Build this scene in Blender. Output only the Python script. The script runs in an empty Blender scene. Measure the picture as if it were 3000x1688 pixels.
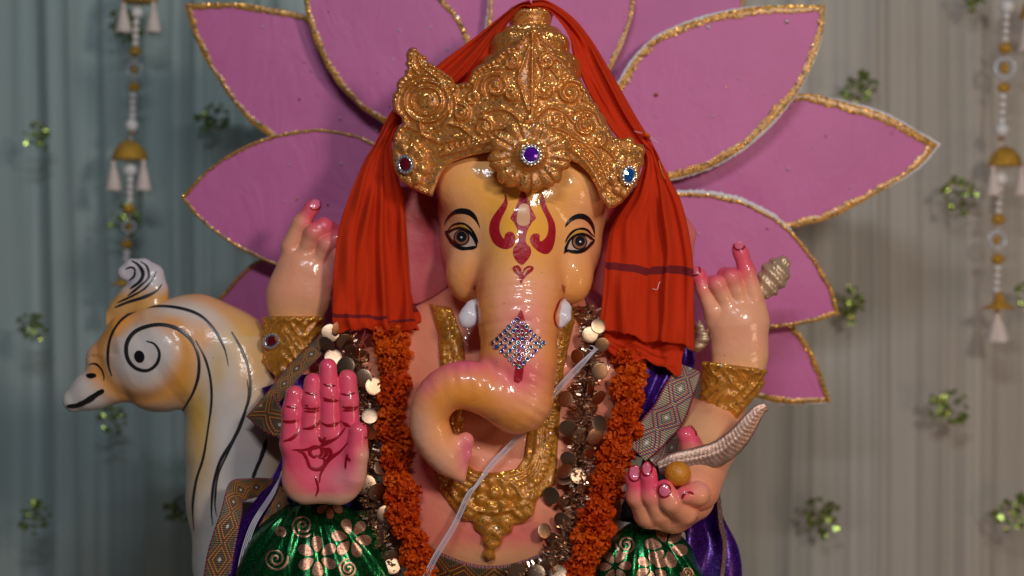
import bpy, math, random
import numpy as np
from mathutils import Vector, Matrix
from mathutils.bvhtree import BVHTree
from mathutils.geometry import delaunay_2d_cdt

random.seed(7)
RNG = np.random.default_rng(7)
scene = bpy.context.scene
COL = scene.collection

# ------------------------------------------------------------------ camera
D = 2.4            # metres from the lens to the plane of the face
S = 0.0005         # metres for one unit of the working drawing at the face
ZC = 1.15          # height of the lens
cam_data = bpy.data.cameras.new('camera')
cam_data.sensor_width = 36.0
cam_data.lens = 36.0 * D / 1.5
cam_data.clip_start = 0.05
cam_data.clip_end = 50
cam_data.dof.use_dof = True
cam_data.dof.focus_distance = D - 0.09
cam_data.dof.aperture_fstop = 1.6
cam = bpy.data.objects.new('camera', cam_data)
cam.location = (0, -D, ZC)
cam.rotation_euler = (math.pi / 2, 0, 0)
COL.objects.link(cam)
scene.camera = cam

# ------------------------------------------------------------------ light
world = bpy.data.worlds.new('World')
scene.world = world
world.use_nodes = True
world.node_tree.nodes['Background'].inputs[0].default_value = (0.62, 0.66, 0.80, 1)
world.node_tree.nodes['Background'].inputs[1].default_value = 0.032


def lamp(name, loc, target, size, energy, color, size_y=None):
    d = bpy.data.lights.new(name, 'AREA')
    d.shape = 'RECTANGLE'
    d.size = size
    d.size_y = size_y or size
    d.energy = energy
    d.color = color
    o = bpy.data.objects.new(name, d)
    o.location = loc
    o.rotation_euler = (Vector(target) - Vector(loc)).to_track_quat('-Z', 'Y').to_euler()
    COL.objects.link(o)
    return o


lamp('key_lamp', (1.0, -2.2, ZC + 0.65), (0.0, 0.0, ZC - 0.05), 0.26, 19.0, (1.0, 0.92, 0.84))
lamp('tube_lamp', (-0.15, -2.3, ZC + 1.35), (0.0, 0.3, ZC + 0.2), 0.8, 21.5, (0.88, 0.92, 1.0), 0.08)
lamp('warm_lamp', (1.6, -1.3, ZC - 0.55), (0.1, 0.1, ZC - 0.2), 0.4, 4.5, (1.0, 0.62, 0.40))

scene.view_settings.view_transform = 'Standard'
scene.view_settings.look = 'None'
scene.view_settings.exposure = 0.08
scene.view_settings.gamma = 1.0
scene.view_settings.use_curve_mapping = False
scene.cycles.use_denoising = True
scene.cycles.max_bounces = 6
scene.cycles.transparent_max_bounces = 8
scene.cycles.sample_clamp_indirect = 4.0

# ------------------------------------------------------------------ placing


def P(u, v, Y=0.0):
    f = (D + Y) / D * S
    return Vector(((u - 1500) * f, Y, ZC + (844 - v) * f))


class Sp:
    """A working space for one object: a plain scale and a distance."""

    def __init__(self, Y0=0.0):
        self.Y0 = Y0
        self.k = S * (1 + Y0 / D)

    def w(self, a):
        a = np.asarray(a, float)
        o = np.empty_like(a)
        o[:, 0] = (a[:, 0] - 1500) * self.k
        o[:, 1] = self.Y0 + a[:, 2] * self.k
        o[:, 2] = ZC + (844 - a[:, 1]) * self.k
        return o


def px(wv):
    f = D / (D + wv[:, 1]) / S
    return wv[:, 0] * f + 1500, 844 - (wv[:, 2] - ZC) * f


def crop(x0, y0, sc):
    return lambda *pts: [(x0 + p[0] * sc, y0 + p[1] * sc) + tuple(p[2:]) for p in pts]


c1 = crop(1100, 0, .414)
c2 = crop(1150, 500, .345)
c3 = crop(1150, 850, .3935)
c4 = crop(700, 550, .345)
c5 = crop(700, 980, .4885)
c6 = crop(1700, 980, .4886)
c7 = crop(1700, 550, .483)
c8 = crop(150, 700, .6816)
c9 = crop(650, 1100, .4057)
cn = crop(1150, 1300, .2717)
cf = crop(0, 0, 1.1646)

# ------------------------------------------------------------------ objects


def link(name, me, parent=None, mats=(), smooth=True):
    for m in mats:
        me.materials.append(m)
    if smooth and len(me.polygons):
        me.polygons.foreach_set('use_smooth', np.ones(len(me.polygons), bool))
    o = bpy.data.objects.new(name, me)
    COL.objects.link(o)
    if parent is not None:
        o.parent = parent
        o.matrix_parent_inverse = wm(parent).inverted()
    return o


def wm(o):
    m = o.matrix_basis.copy()
    return wm(o.parent) @ o.matrix_parent_inverse @ m if o.parent is not None else m


def mesh(name, v, f, parent=None, mats=(), smooth=True, col=None, uv=None, midx=None):
    me = bpy.data.meshes.new(name)
    me.from_pydata([tuple(map(float, p)) for p in v], [], [tuple(map(int, q)) for q in f])
    if col is not None:
        at = me.color_attributes.new('Col', 'FLOAT_COLOR', 'POINT')
        c = np.ones((len(v), 4), np.float32)
        c[:, :3] = col
        at.data.foreach_set('color', c.ravel())
    if uv is not None:
        l = me.uv_layers.new(name='UVMap')
        li = np.empty(len(me.loops), np.int32)
        me.loops.foreach_get('vertex_index', li)
        l.data.foreach_set('uv', np.asarray(uv, np.float32)[li].ravel())
    o = link(name, me, parent, mats, smooth)
    if midx is not None:
        me.polygons.foreach_set('material_index', np.asarray(midx, np.int32))
    me.update()
    return o


def tag(o, label, cat, group=None):
    o['label'] = label
    o['category'] = cat
    if group:
        o['group'] = group
    return o


def thing(name, loc, label, cat, group=None):
    o = bpy.data.objects.new(name, None)
    o.location = loc
    o.empty_display_size = 0.05
    COL.objects.link(o)
    return tag(o, label, cat, group)


# ------------------------------------------------------------------ curves


def cat(pts, n=10, closed=False):
    pts = np.asarray(pts, float)
    m = len(pts)
    out = []
    rng = range(m) if closed else range(m - 1)
    for i in rng:
        if closed:
            a, b, c, d = pts[(i - 1) % m], pts[i], pts[(i + 1) % m], pts[(i + 2) % m]
        else:
            b, c = pts[i], pts[i + 1]
            a = pts[i - 1] if i else 2 * b - c
            d = pts[i + 2] if i + 2 < m else 2 * c - b
        for t in np.arange(n) / n:
            out.append(.5 * (2 * b + (c - a) * t + (2 * a - 5 * b + 4 * c - d) * t * t
                             + (3 * b - a - 3 * c + d) * t ** 3))
    if not closed:
        out.append(pts[-1])
    return np.array(out)


def resample(pts, step):
    pts = np.asarray(pts, float)
    d = np.r_[0, np.cumsum(np.linalg.norm(np.diff(pts, axis=0), axis=1))]
    n = max(2, int(round(d[-1] / step)) + 1)
    t = np.linspace(0, d[-1], n)
    return np.stack([np.interp(t, d, pts[:, i]) for i in range(pts.shape[1])], 1)


def spiral(cx, cy, r0, r1, turns, a0=0.0, sq=1.0, n=60, sgn=1):
    t = np.linspace(0, 1, n)
    r = r0 + (r1 - r0) * t
    a = a0 + sgn * t * turns * 2 * math.pi
    return np.stack([cx + r * np.cos(a), cy + r * sq * np.sin(a)], 1)


def ellp(cx, cy, rx, ry, n=28, rot=0.0):
    a = np.arange(n) / n * 2 * math.pi
    x, y = rx * np.cos(a), ry * np.sin(a)
    c, s = math.cos(rot), math.sin(rot)
    return np.stack([cx + x * c - y * s, cy + x * s + y * c], 1)


# ------------------------------------------------------------------ smooth noise


def vnoise(x, y, z, seed=0):
    xi, yi, zi = np.floor(x).astype(np.int64), np.floor(y).astype(np.int64), np.floor(z).astype(np.int64)
    fx, fy, fz = x - xi, y - yi, z - zi
    fx, fy, fz = fx * fx * (3 - 2 * fx), fy * fy * (3 - 2 * fy), fz * fz * (3 - 2 * fz)

    def h(a, b, c):
        n = (a * 73856093) ^ (b * 19349663) ^ (c * 83492791) ^ (seed * 2654435761)
        n = (n ^ (n >> 13)) * 1274126177
        return ((n ^ (n >> 16)) & 0xffff) / 65535.0
    r = 0
    for dx in (0, 1):
        for dy in (0, 1):
            for dz in (0, 1):
                w = (fx if dx else 1 - fx) * (fy if dy else 1 - fy) * (fz if dz else 1 - fz)
                r = r + w * h(xi + dx, yi + dy, zi + dz)
    return r


def fbm(x, y, z=0, seed=0, o=3):
    z = z + 0 * x
    s, a, r = 1.0, .5, 0
    for i in range(o):
        r = r + a * (vnoise(x * s, y * s, z * s, seed + i) - .5)
        s *= 2.03
        a *= .5
    return r


# ------------------------------------------------------------------ implicit surfaces


def smin(a, b, k):
    h = np.clip(.5 + .5 * (b - a) / k, 0, 1)
    return b + (a - b) * h - k * h * (1 - h)


def smax(a, b, k):
    return -smin(-a, -b, k)


def ell(p, c, r):
    x, y, z = (p[0] - c[0]), (p[1] - c[1]), (p[2] - c[2])
    k0 = np.sqrt((x / r[0]) ** 2 + (y / r[1]) ** 2 + (z / r[2]) ** 2)
    k1 = np.sqrt((x / r[0] ** 2) ** 2 + (y / r[1] ** 2) ** 2 + (z / r[2] ** 2) ** 2) + 1e-9
    return k0 * (k0 - 1) / k1


def rc(p, a, b, ra, rb, fl=1.0):
    """capsule with two radii; fl squashes it in depth"""
    a = np.asarray(a, float)
    b = np.asarray(b, float)
    ba = b - a
    q = [p[i] - a[i] for i in range(3)]
    t = np.clip((q[0] * ba[0] + q[1] * ba[1] + q[2] * ba[2]) / max(1e-9, ba @ ba), 0, 1)
    dz = (q[2] - t * ba[2]) / fl
    return np.sqrt((q[0] - t * ba[0]) ** 2 + (q[1] - t * ba[1]) ** 2 + dz ** 2) - (ra + (rb - ra) * t)


def chain(p, pts, k=12, fl=1.0):
    d = None
    for a, b in zip(pts[:-1], pts[1:]):
        e = rc(p, a[:3], b[:3], a[3], b[3], fl)
        d = e if d is None else smin(d, e, k)
    return d


def surf(fn, lo, hi, h, newton=2):
    """surface nets of fn(p) < 0 inside a box, refined onto the surface"""
    lo, hi = np.asarray(lo, float), np.asarray(hi, float)
    R = 4
    nc = np.ceil((hi - lo) / (h * R)).astype(int) + 1
    H = h * R
    ax = [lo[i] + H * np.arange(nc[i]) for i in range(3)]
    G = np.meshgrid(*ax, indexing='ij')
    fc = fn(G)
    n = (nc - 1) * R + 1
    # nearest coarse value everywhere, true value near the surface
    idx = [np.clip(np.rint(np.arange(n[i]) / R).astype(int), 0, nc[i] - 1) for i in range(3)]
    f = fc[np.ix_(*idx)].astype(np.float64)
    near = np.abs(f) < H * 1.6
    ii = np.nonzero(near)
    pp = [lo[i] + h * ii[i] for i in range(3)]
    f[near] = fn(pp)
    s = f < 0
    c = np.zeros(tuple(n - 1), np.uint8)
    for dx in (0, 1):
        for dy in (0, 1):
            for dz in (0, 1):
                c += s[dx:n[0] - 1 + dx, dy:n[1] - 1 + dy, dz:n[2] - 1 + dz]
    act = (c > 0) & (c < 8)
    cells = np.array(np.nonzero(act)).T
    vid = -np.ones(act.shape, np.int64)
    vid[act] = np.arange(len(cells))
    acc = np.zeros((len(cells), 3))
    cnt = np.zeros(len(cells))
    cor = [(a, b, d) for a in (0, 1) for b in (0, 1) for d in (0, 1)]
    val = {q: f[cells[:, 0] + q[0], cells[:, 1] + q[1], cells[:, 2] + q[2]] for q in cor}
    for a in cor:
        for axis in range(3):
            if a[axis] == 0:
                b = list(a)
                b[axis] = 1
                b = tuple(b)
                fa, fb = val[a], val[b]
                m = (fa < 0) != (fb < 0)
                t = np.where(m, fa / np.where(m, fa - fb, 1), 0)
                pt = np.array(a, float) + np.outer(t, np.array(b, float) - np.array(a, float))
                acc[m] += pt[m]
                cnt[m] += 1
    V = lo + h * (cells + acc / np.maximum(cnt, 1)[:, None])
    quads = []
    for axis in range(3):
        o1, o2 = (axis + 1) % 3, (axis + 2) % 3
        sl0 = [slice(None)] * 3
        sl1 = [slice(None)] * 3
        sl0[axis] = slice(0, -1)
        sl1[axis] = slice(1, None)
        ch = s[tuple(sl0)] != s[tuple(sl1)]
        e = np.array(np.nonzero(ch)).T
        ok = (e[:, o1] > 0) & (e[:, o2] > 0) & (e[:, o1] < n[o1] - 1) & (e[:, o2] < n[o2] - 1)
        e = e[ok]
        ins = s[e[:, 0], e[:, 1], e[:, 2]]

        def g(a, b):
            q = e.copy()
            q[:, o1] -= a
            q[:, o2] -= b
            return vid[q[:, 0], q[:, 1], q[:, 2]]
        q = np.stack([g(1, 1), g(0, 1), g(0, 0), g(1, 0)], 1)
        q[~ins] = q[~ins][:, ::-1]
        quads.append(q)
    Q = np.concatenate(quads)
    Q = Q[(Q >= 0).all(1)]
    for _ in range(newton):
        p = [V[:, i] for i in range(3)]
        f0 = fn(p)
        g = np.empty_like(V)
        e = h * .35
        for i in range(3):
            q = list(p)
            q[i] = p[i] + e
            r = list(p)
            r[i] = p[i] - e
            g[:, i] = (fn(q) - fn(r)) / (2 * e)
        st = f0 / np.maximum((g * g).sum(1), .15)
        d = g * st[:, None]
        L = np.linalg.norm(d, axis=1)
        d *= np.minimum(1, .6 * h / np.maximum(L, 1e-9))[:, None]
        V = V - d
    return V, Q


class Ras:
    """a small height field over the drawing, read back with bilinear lookups"""

    def __init__(self, u0, v0, u1, v1, st=2.0):
        self.u0, self.v0, self.st = u0, v0, st
        self.U, self.V = np.meshgrid(np.arange(u0, u1, st), np.arange(v0, v1, st), indexing='ij')

    def poly_sdf(self, pts):
        pts = np.asarray(pts, float)
        d = np.full(self.U.shape, 1e9)
        ins = np.zeros(self.U.shape, bool)
        for a, b in zip(pts, np.roll(pts, -1, 0)):
            ba = b - a
            qx, qy = self.U - a[0], self.V - a[1]
            t = np.clip((qx * ba[0] + qy * ba[1]) / max(1e-9, ba @ ba), 0, 1)
            d = np.minimum(d, (qx - t * ba[0]) ** 2 + (qy - t * ba[1]) ** 2)
            if a[1] != b[1]:
                cr = ((a[1] > self.V) != (b[1] > self.V)) & \
                     (self.U < (b[0] - a[0]) * (self.V - a[1]) / (b[1] - a[1]) + a[0])
                ins ^= cr
        return np.where(ins, -1, 1) * np.sqrt(d)

    def line(self, pts):
        pts = np.asarray(pts, float)
        d = np.full(self.U.shape, 1e9)
        for a, b in zip(pts[:-1], pts[1:]):
            ba = b - a
            qx, qy = self.U - a[0], self.V - a[1]
            t = np.clip((qx * ba[0] + qy * ba[1]) / max(1e-9, ba @ ba), 0, 1)
            d = np.minimum(d, (qx - t * ba[0]) ** 2 + (qy - t * ba[1]) ** 2)
        return np.sqrt(d)

    def get(self, A, u, v):
        x = np.clip((u - self.u0) / self.st, 0, A.shape[0] - 1.001)
        y = np.clip((v - self.v0) / self.st, 0, A.shape[1] - 1.001)
        i, j = x.astype(int), y.astype(int)
        fx, fy = x - i, y - j
        return (A[i, j] * (1 - fx) * (1 - fy) + A[i + 1, j] * fx * (1 - fy)
                + A[i, j + 1] * (1 - fx) * fy + A[i + 1, j + 1] * fx * fy)


# ------------------------------------------------------------------ paint laid on a surface


def tree(v, f):
    return BVHTree.FromPolygons([tuple(p) for p in v], [tuple(map(int, q)) for q in f])


CAMP = Vector((0, -D, ZC))


def lay(bvh, u, v, off):
    d = (P(u, v) - CAMP).normalized()
    h = bvh.ray_cast(CAMP, d)
    if h[0] is None:
        return None
    n = h[1]
    if n.dot(d) > 0:
        n = -n
    return h[0] + n * off


def fill_gaps(pts, uv):
    good = [i for i, p in enumerate(pts) if p is not None]
    if not good:
        return None
    g = np.array([uv[i] for i in good])
    for i, p in enumerate(pts):
        if p is None:
            j = good[int(np.argmin(((g - np.array(uv[i])) ** 2).sum(1)))]
            Y = pts[j].y
            pts[i] = P(uv[i][0], uv[i][1], Y)
    return pts


def area2d(outline, holes=(), step=7.0):
    loops = [np.asarray(outline, float)] + [np.asarray(h, float) for h in holes]
    vs, es = [], []
    for L in loops:
        b = len(vs)
        vs += [tuple(p) for p in L]
        es += [(b + i, b + (i + 1) % len(L)) for i in range(len(L))]
    o = loops[0]
    R = Ras(o[:, 0].min(), o[:, 1].min(), o[:, 0].max() + step, o[:, 1].max() + step, step)
    sd = R.poly_sdf(o)
    for h in loops[1:]:
        sd = np.maximum(sd, -R.poly_sdf(h))
    m = sd < -step * .45
    vs += list(zip((R.U[m]).tolist(), (R.V[m]).tolist()))
    r = delaunay_2d_cdt([Vector(p) for p in vs], es, [], 1 if not holes else 3, 1e-4)
    V = [tuple(p) for p in r[0]]
    F = [tuple(f) for f in r[2]]
    if holes:
        RV = np.array(V)
        F2 = []
        hs = [np.asarray(h, float) for h in holes]
        for f in F:
            c = RV[list(f)].mean(0)
            if inside(c, o) and not any(inside(c, h) for h in hs):
                F2.append(f)
        F = F2
    # face the camera (drawing is y-down, so clockwise in the drawing is counter-clockwise in view)
    out = []
    for f in F:
        a, b, c = (np.array(V[i]) for i in f[:3])
        cr = (b[0] - a[0]) * (c[1] - a[1]) - (b[1] - a[1]) * (c[0] - a[0])
        out.append(tuple(reversed(f)) if cr > 0 else f)
    return V, out


def inside(c, poly):
    x, y = c
    r = False
    n = len(poly)
    for i in range(n):
        x1, y1 = poly[i]
        x2, y2 = poly[(i + 1) % n]
        if (y1 > y) != (y2 > y) and x < (x2 - x1) * (y - y1) / (y2 - y1) + x1:
            r = not r
    return r


def decal(name, bvh, outline, m, parent, off=.0006, holes=(), step=8.0, smooth_n=0, relief=None, thick=0.0, col=None):
    if smooth_n:
        outline = cat(outline, smooth_n, True)
    V, F = area2d(outline, holes, step)
    pts = [lay(bvh, u, v, off + (relief(u, v) if relief else 0)) for u, v in V]
    pts = fill_gaps(pts, V)
    if pts is None:
        return None
    F = list(F)
    if thick:
        # turn the rim down to the surface
        cnt = {}
        for f in F:
            for a, b in zip(f, f[1:] + f[:1]):
                cnt[(a, b)] = 1
        rim = [(a, b) for (a, b) in cnt if (b, a) not in cnt]
        low = {}
        for a, b in rim:
            for i in (a, b):
                if i not in low:
                    low[i] = len(pts)
                    pts.append(pts[i] + Vector((0, thick, 0)))
                    V.append(V[i])
        F += [(b, a, low[a], low[b]) for a, b in rim]
    return mesh(name, pts, F, parent, [m], col=None if col is None else col(np.array(V)))


def stroke_geo(bvh, pts, w, off):
    """a painted line: strip of quads hugging the surface"""
    pts = np.asarray(pts, float)
    if np.isscalar(w):
        w = [w] * len(pts)
    tan = np.gradient(pts[:, :2], axis=0)
    tan /= np.maximum(np.linalg.norm(tan, axis=1), 1e-9)[:, None]
    nor = np.stack([-tan[:, 1], tan[:, 0]], 1)
    L, V, F = len(pts), [], []
    for s in (-.5, 0, .5):
        for i in range(L):
            V.append(tuple(pts[i, :2] + nor[i] * s * w[i]))
    W = [lay(bvh, u, v, off * (1.4 if L <= k < 2 * L else 1)) for k, (u, v) in enumerate(V)]
    W = fill_gaps(W, V)
    for j in range(2):
        for i in range(L - 1):
            a, b, c, d = j * L + i, j * L + i + 1, (j + 1) * L + i + 1, (j + 1) * L + i
            F.append((a, b, c, d))
    return W, F


def stroke(name, bvh, pts, w0, m, parent, off=.0006, taper=(.25, .25), n=8, step=6, wob=.12):
    q = cat(pts, n) if n else np.asarray(pts, float)
    q = resample(q, step)
    L = len(q)
    t = np.linspace(0, 1, L)
    w = w0 * np.minimum(1, np.minimum((t + .02) / max(taper[0], 1e-3) * .8 + .25, (1.02 - t) / max(taper[1], 1e-3) * .8 + .25))
    w = w * (1 + wob * np.sin(t * 9 + w0) + wob * .6 * np.sin(t * 23))
    g = stroke_geo(bvh, q, w, off)
    if g[0] is None:
        return None
    return mesh(name, g[0], g[1], parent, [m])


# ------------------------------------------------------------------ solids


def tube(pts, r, n=8, closed=False, caps=True):
    pts = [Vector(p) for p in pts]
    L = len(pts)
    if np.isscalar(r):
        r = [r] * L
    V, F = [], []
    up = Vector((.13, -.9, .4))
    for i, p in enumerate(pts):
        if closed:
            t = pts[(i + 1) % L] - pts[i - 1]
        else:
            t = pts[min(i + 1, L - 1)] - pts[max(i - 1, 0)]
        t.normalize()
        a = t.cross(up)
        if a.length < 1e-4:
            a = t.cross(Vector((1, 0, 0)))
        a.normalize()
        b = t.cross(a)
        for k in range(n):
            an = 2 * math.pi * k / n
            V.append(p + (a * math.cos(an) + b * math.sin(an)) * r[i])
    for i in range(L if closed else L - 1):
        j = (i + 1) % L
        for k in range(n):
            F.append((i * n + k, i * n + (k + 1) % n, j * n + (k + 1) % n, j * n + k))
    if caps and not closed:
        F.append(tuple(range(n))[::-1])
        F.append(tuple((L - 1) * n + k for k in range(n)))
    return V, F


def lathe(prof, n=24, origin=(0, 0, 0), axis='z'):
    """prof: (radius, height) pairs"""
    V, F = [], []
    o = Vector(origin)
    for r, h in prof:
        for k in range(n):
            a = 2 * math.pi * k / n
            V.append(o + Vector((r * math.cos(a), r * math.sin(a), h)))
    L = len(prof)
    for i in range(L - 1):
        for k in range(n):
            F.append((i * n + k, i * n + (k + 1) % n, (i + 1) * n + (k + 1) % n, (i + 1) * n + k))
    F.append(tuple(range(n))[::-1])
    F.append(tuple((L - 1) * n + k for k in range(n)))
    return V, F


def ball(c, r, n=16, m=10, sz=1.0):
    prof = [(r * math.sin(math.pi * (i + .001) / (m + .002)), -r * sz * math.cos(math.pi * i / m)) for i in range(m + 1)]
    prof[0] = (r * .02, -r * sz)
    prof[-1] = (r * .02, r * sz)
    return lathe(prof, n, c)


def join(*geo):
    V, F = [], []
    for v, f in geo:
        b = len(V)
        V += list(v)
        F += [tuple(i + b for i in q) for q in f]
    return V, F


def sheet(secs, nu, nv, fold=None, spline=10):
    """a cloth grid through cross-sections; each is (u0,v0,Y0,u1,v1,Y1)"""
    q = cat(secs, spline)
    L = len(q)
    ii = np.linspace(0, L - 1, nu)
    q = np.stack([np.interp(ii, np.arange(L), q[:, k]) for k in range(6)], 1)
    V, UV = [], []
    for i in range(nu):
        s = i / (nu - 1)
        for j in range(nv):
            t = j / (nv - 1)
            u = q[i, 0] + (q[i, 3] - q[i, 0]) * t
            v = q[i, 1] + (q[i, 4] - q[i, 1]) * t
            Y = q[i, 2] + (q[i, 5] - q[i, 2]) * t
            if fold:
                du, dv, dY = fold(s, t, math.hypot(q[i, 3] - q[i, 0], q[i, 4] - q[i, 1]))
                u, v, Y = u + du, v + dv, Y + dY
            V.append(P(u, v, Y))
            UV.append((t, s))
    F = [(i * nv + j, (i + 1) * nv + j, (i + 1) * nv + j + 1, i * nv + j + 1) for i in range(nu - 1) for j in range(nv - 1)]
    return V, F, UV


def solidify(o, t, off=0.0):
    m = o.modifiers.new('thickness', 'SOLIDIFY')
    m.thickness = t
    m.offset = off
    return o

# ------------------------------------------------------------------ materials


class NT:
    def __init__(self, name):
        self.m = bpy.data.materials.new(name)
        self.m.use_nodes = True
        self.t = self.m.node_tree
        self.b = self.t.nodes['Principled BSDF']
        self.out = self.t.nodes['Material Output']

    def n(self, typ, props=None, **ins):
        o = self.t.nodes.new(typ)
        for k, v in (props or {}).items():
            setattr(o, k, v)
        for k, v in ins.items():
            self.set(o, k.replace('_', ' '), v)
        return o

    def set(self, o, key, v):
        i = o.inputs[int(key[1:])] if key[0] == '#' else o.inputs[key]
        if hasattr(v, 'is_output'):
            self.t.links.new(v, i)
        elif isinstance(v, (tuple, list)) and i.type == 'RGBA' and len(v) == 3:
            i.default_value = (*v, 1)
        else:
            i.default_value = v

    def p(self, **ins):
        for k, v in ins.items():
            self.set(self.b, k.replace('_', ' '), v)
        return self

    def math(self, op, a, b=0.0, c=0.0):
        o = self.n('ShaderNodeMath', {'operation': op})
        self.set(o, '#0', a)
        self.set(o, '#1', b)
        self.set(o, '#2', c)
        return o.outputs[0]

    def mix(self, f, a, b):
        o = self.n('ShaderNodeMix', {'data_type': 'RGBA'})
        self.set(o, '#0', f)
        self.set(o, '#6', a)
        self.set(o, '#7', b)
        return o.outputs[2]

    def mixf(self, f, a, b):
        o = self.n('ShaderNodeMix', {'data_type': 'FLOAT'})
        self.set(o, '#0', f)
        self.set(o, '#2', a)
        self.set(o, '#3', b)
        return o.outputs[0]

    def obj(self):
        return self.n('ShaderNodeTexCoord').outputs['Object']

    def noise(self, sc, det=2.0, rough=.5, vec=None, dist=0.0):
        return self.n('ShaderNodeTexNoise', Vector=vec or self.obj(), Scale=sc, Detail=det, Roughness=rough, Distortion=dist).outputs['Fac']

    def ramp(self, f, *stops):
        o = self.n('ShaderNodeValToRGB', Fac=f)
        e = o.color_ramp.elements
        while len(e) < len(stops):
            e.new(.5)
        for x, (p, c) in zip(e, stops):
            x.position = p
            x.color = (*c, 1) if len(c) == 3 else c
        return o.outputs[0]

    def bump(self, h, strength=.3, dist=.002, nor=None):
        o = self.n('ShaderNodeBump', Height=h, Strength=strength, Distance=dist)
        if nor is not None:
            self.set(o, 'Normal', nor)
        return o.outputs[0]


def m_plain(name, col, rough=.5, metal=0.0, coat=0.0, coat_r=.08, bump=None, spec=.5, var=0.0):
    t = NT(name)
    c = col
    if var:
        c = t.mix(t.noise(90, 3), tuple(x * (1 - var) for x in col), tuple(min(1, x * (1 + var)) for x in col))
    t.p(Base_Color=c, Roughness=rough, Metallic=metal, Coat_Weight=coat, Coat_Roughness=coat_r, Specular_IOR_Level=spec)
    if bump:
        t.p(Normal=t.bump(t.noise(bump[0], 3), bump[1], bump[2]))
    return t.m


def m_painted(name, rough=.38, coat=.6, coat_r=.075, bs=1.0, dirt=.5):
    """varnished paint whose colours are airbrushed on (colour attribute)"""
    t = NT(name)
    c = t.n('ShaderNodeAttribute', {'attribute_name': 'Col'}).outputs['Color']
    v = t.noise(26, 4, .6)
    c = t.mix(t.math('MULTIPLY', t.math('SUBTRACT', v, .45), .55), c, (.70, .36, .22))
    # tiny specks of dirt in the varnish
    sp = t.n('ShaderNodeTexVoronoi', {'feature': 'F1'}, Vector=t.obj(), Scale=95.0)
    spot = t.math('LESS_THAN', sp.outputs['Distance'], t.math('MULTIPLY', t.math('POWER', t.n('ShaderNodeSeparateColor', Color=sp.outputs['Color']).outputs[0], 12.0), .14))
    c = t.mix(t.math('MULTIPLY', spot, dirt), c, (.10, .05, .03))
    big = t.bump(t.noise(38, 3, .55, dist=.4), .20 * bs, .006)
    fine = t.bump(t.noise(210, 3, .6, dist=.8), .22 * bs, .0016, big)
    coatn = t.bump(t.noise(60, 2, .5, dist=1.2), .22 * bs, .004, t.bump(t.noise(28, 2), .25 * bs, .006))
    t.p(Base_Color=c, Roughness=t.mixf(t.noise(60, 3), rough * .8, rough * 1.3), Coat_Weight=coat, Coat_Roughness=coat_r,
        Normal=fine, Coat_Normal=coatn, Specular_IOR_Level=.25)
    return t.m


def m_glitter(name, base, flake, density=.32, sc=640.0, lump=.2):
    t = NT(name)
    ob = t.obj()
    v1 = t.n('ShaderNodeTexVoronoi', Vector=ob, Scale=sc)
    v2 = t.n('ShaderNodeTexVoronoi', Vector=ob, Scale=sc * .47)
    out = []
    for v, dn in ((v1, density), (v2, density * .35)):
        s = t.n('ShaderNodeSeparateColor', Color=v.outputs['Color'])
        hue = s.outputs[2]
        mask = t.math('LESS_THAN', s.outputs[2], dn)
        out.append((v, mask, hue))
    geo = t.n('ShaderNodeNewGeometry').outputs['Normal']
    lum = t.bump(t.noise(170, 3, .6), lump, .004)

    def tilt(v, amt):
        a = t.n('ShaderNodeVectorMath', {'operation': 'SUBTRACT'})
        t.set(a, '#0', v.outputs['Color'])
        a.inputs[1].default_value = (.5, .5, .5)
        b = t.n('ShaderNodeVectorMath', {'operation': 'SCALE'})
        t.set(b, '#0', a.outputs[0])
        b.inputs['Scale'].default_value = amt
        c = t.n('ShaderNodeVectorMath', {'operation': 'ADD'})
        t.set(c, '#0', b.outputs[0])
        t.set(c, '#1', lum)
        d = t.n('ShaderNodeVectorMath', {'operation': 'NORMALIZE'})
        t.set(d, '#0', c.outputs[0])
        return d.outputs[0]
    m1, m2 = out[0][1], out[1][1]
    mk = t.math('MAXIMUM', m1, m2)
    nm = t.n('ShaderNodeMix', {'data_type': 'VECTOR'})
    t.set(nm, '#0', m1)
    t.set(nm, '#4', lum)
    t.set(nm, '#5', tilt(v1, 1.0))
    nm2 = t.n('ShaderNodeMix', {'data_type': 'VECTOR'})
    t.set(nm2, '#0', m2)
    t.set(nm2, '#4', nm.outputs[1])
    t.set(nm2, '#5', tilt(v2, 1.0))
    # flakes catch slightly different colours
    hs = t.n('ShaderNodeSeparateColor', Color=v1.outputs['Color'])
    rain = t.n('ShaderNodeCombineColor', {'mode': 'HSV'}, Red=hs.outputs[0], Green=.55, Blue=1.0).outputs[0]
    isr = t.math('GREATER_THAN', hs.outputs[1], .92)
    fl = t.mix(isr, flake, rain)
    patch = t.noise(45, 3)
    bc = t.mix(patch, tuple(x * .62 for x in base), tuple(min(1, x * 1.3) for x in base))
    t.p(Base_Color=t.mix(mk, bc, fl), Metallic=t.mixf(mk, .25, .9), Roughness=t.mixf(mk, .42, .28), Normal=nm2.outputs[1], Coat_Weight=.25, Coat_Roughness=.2)
    return t.m


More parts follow.
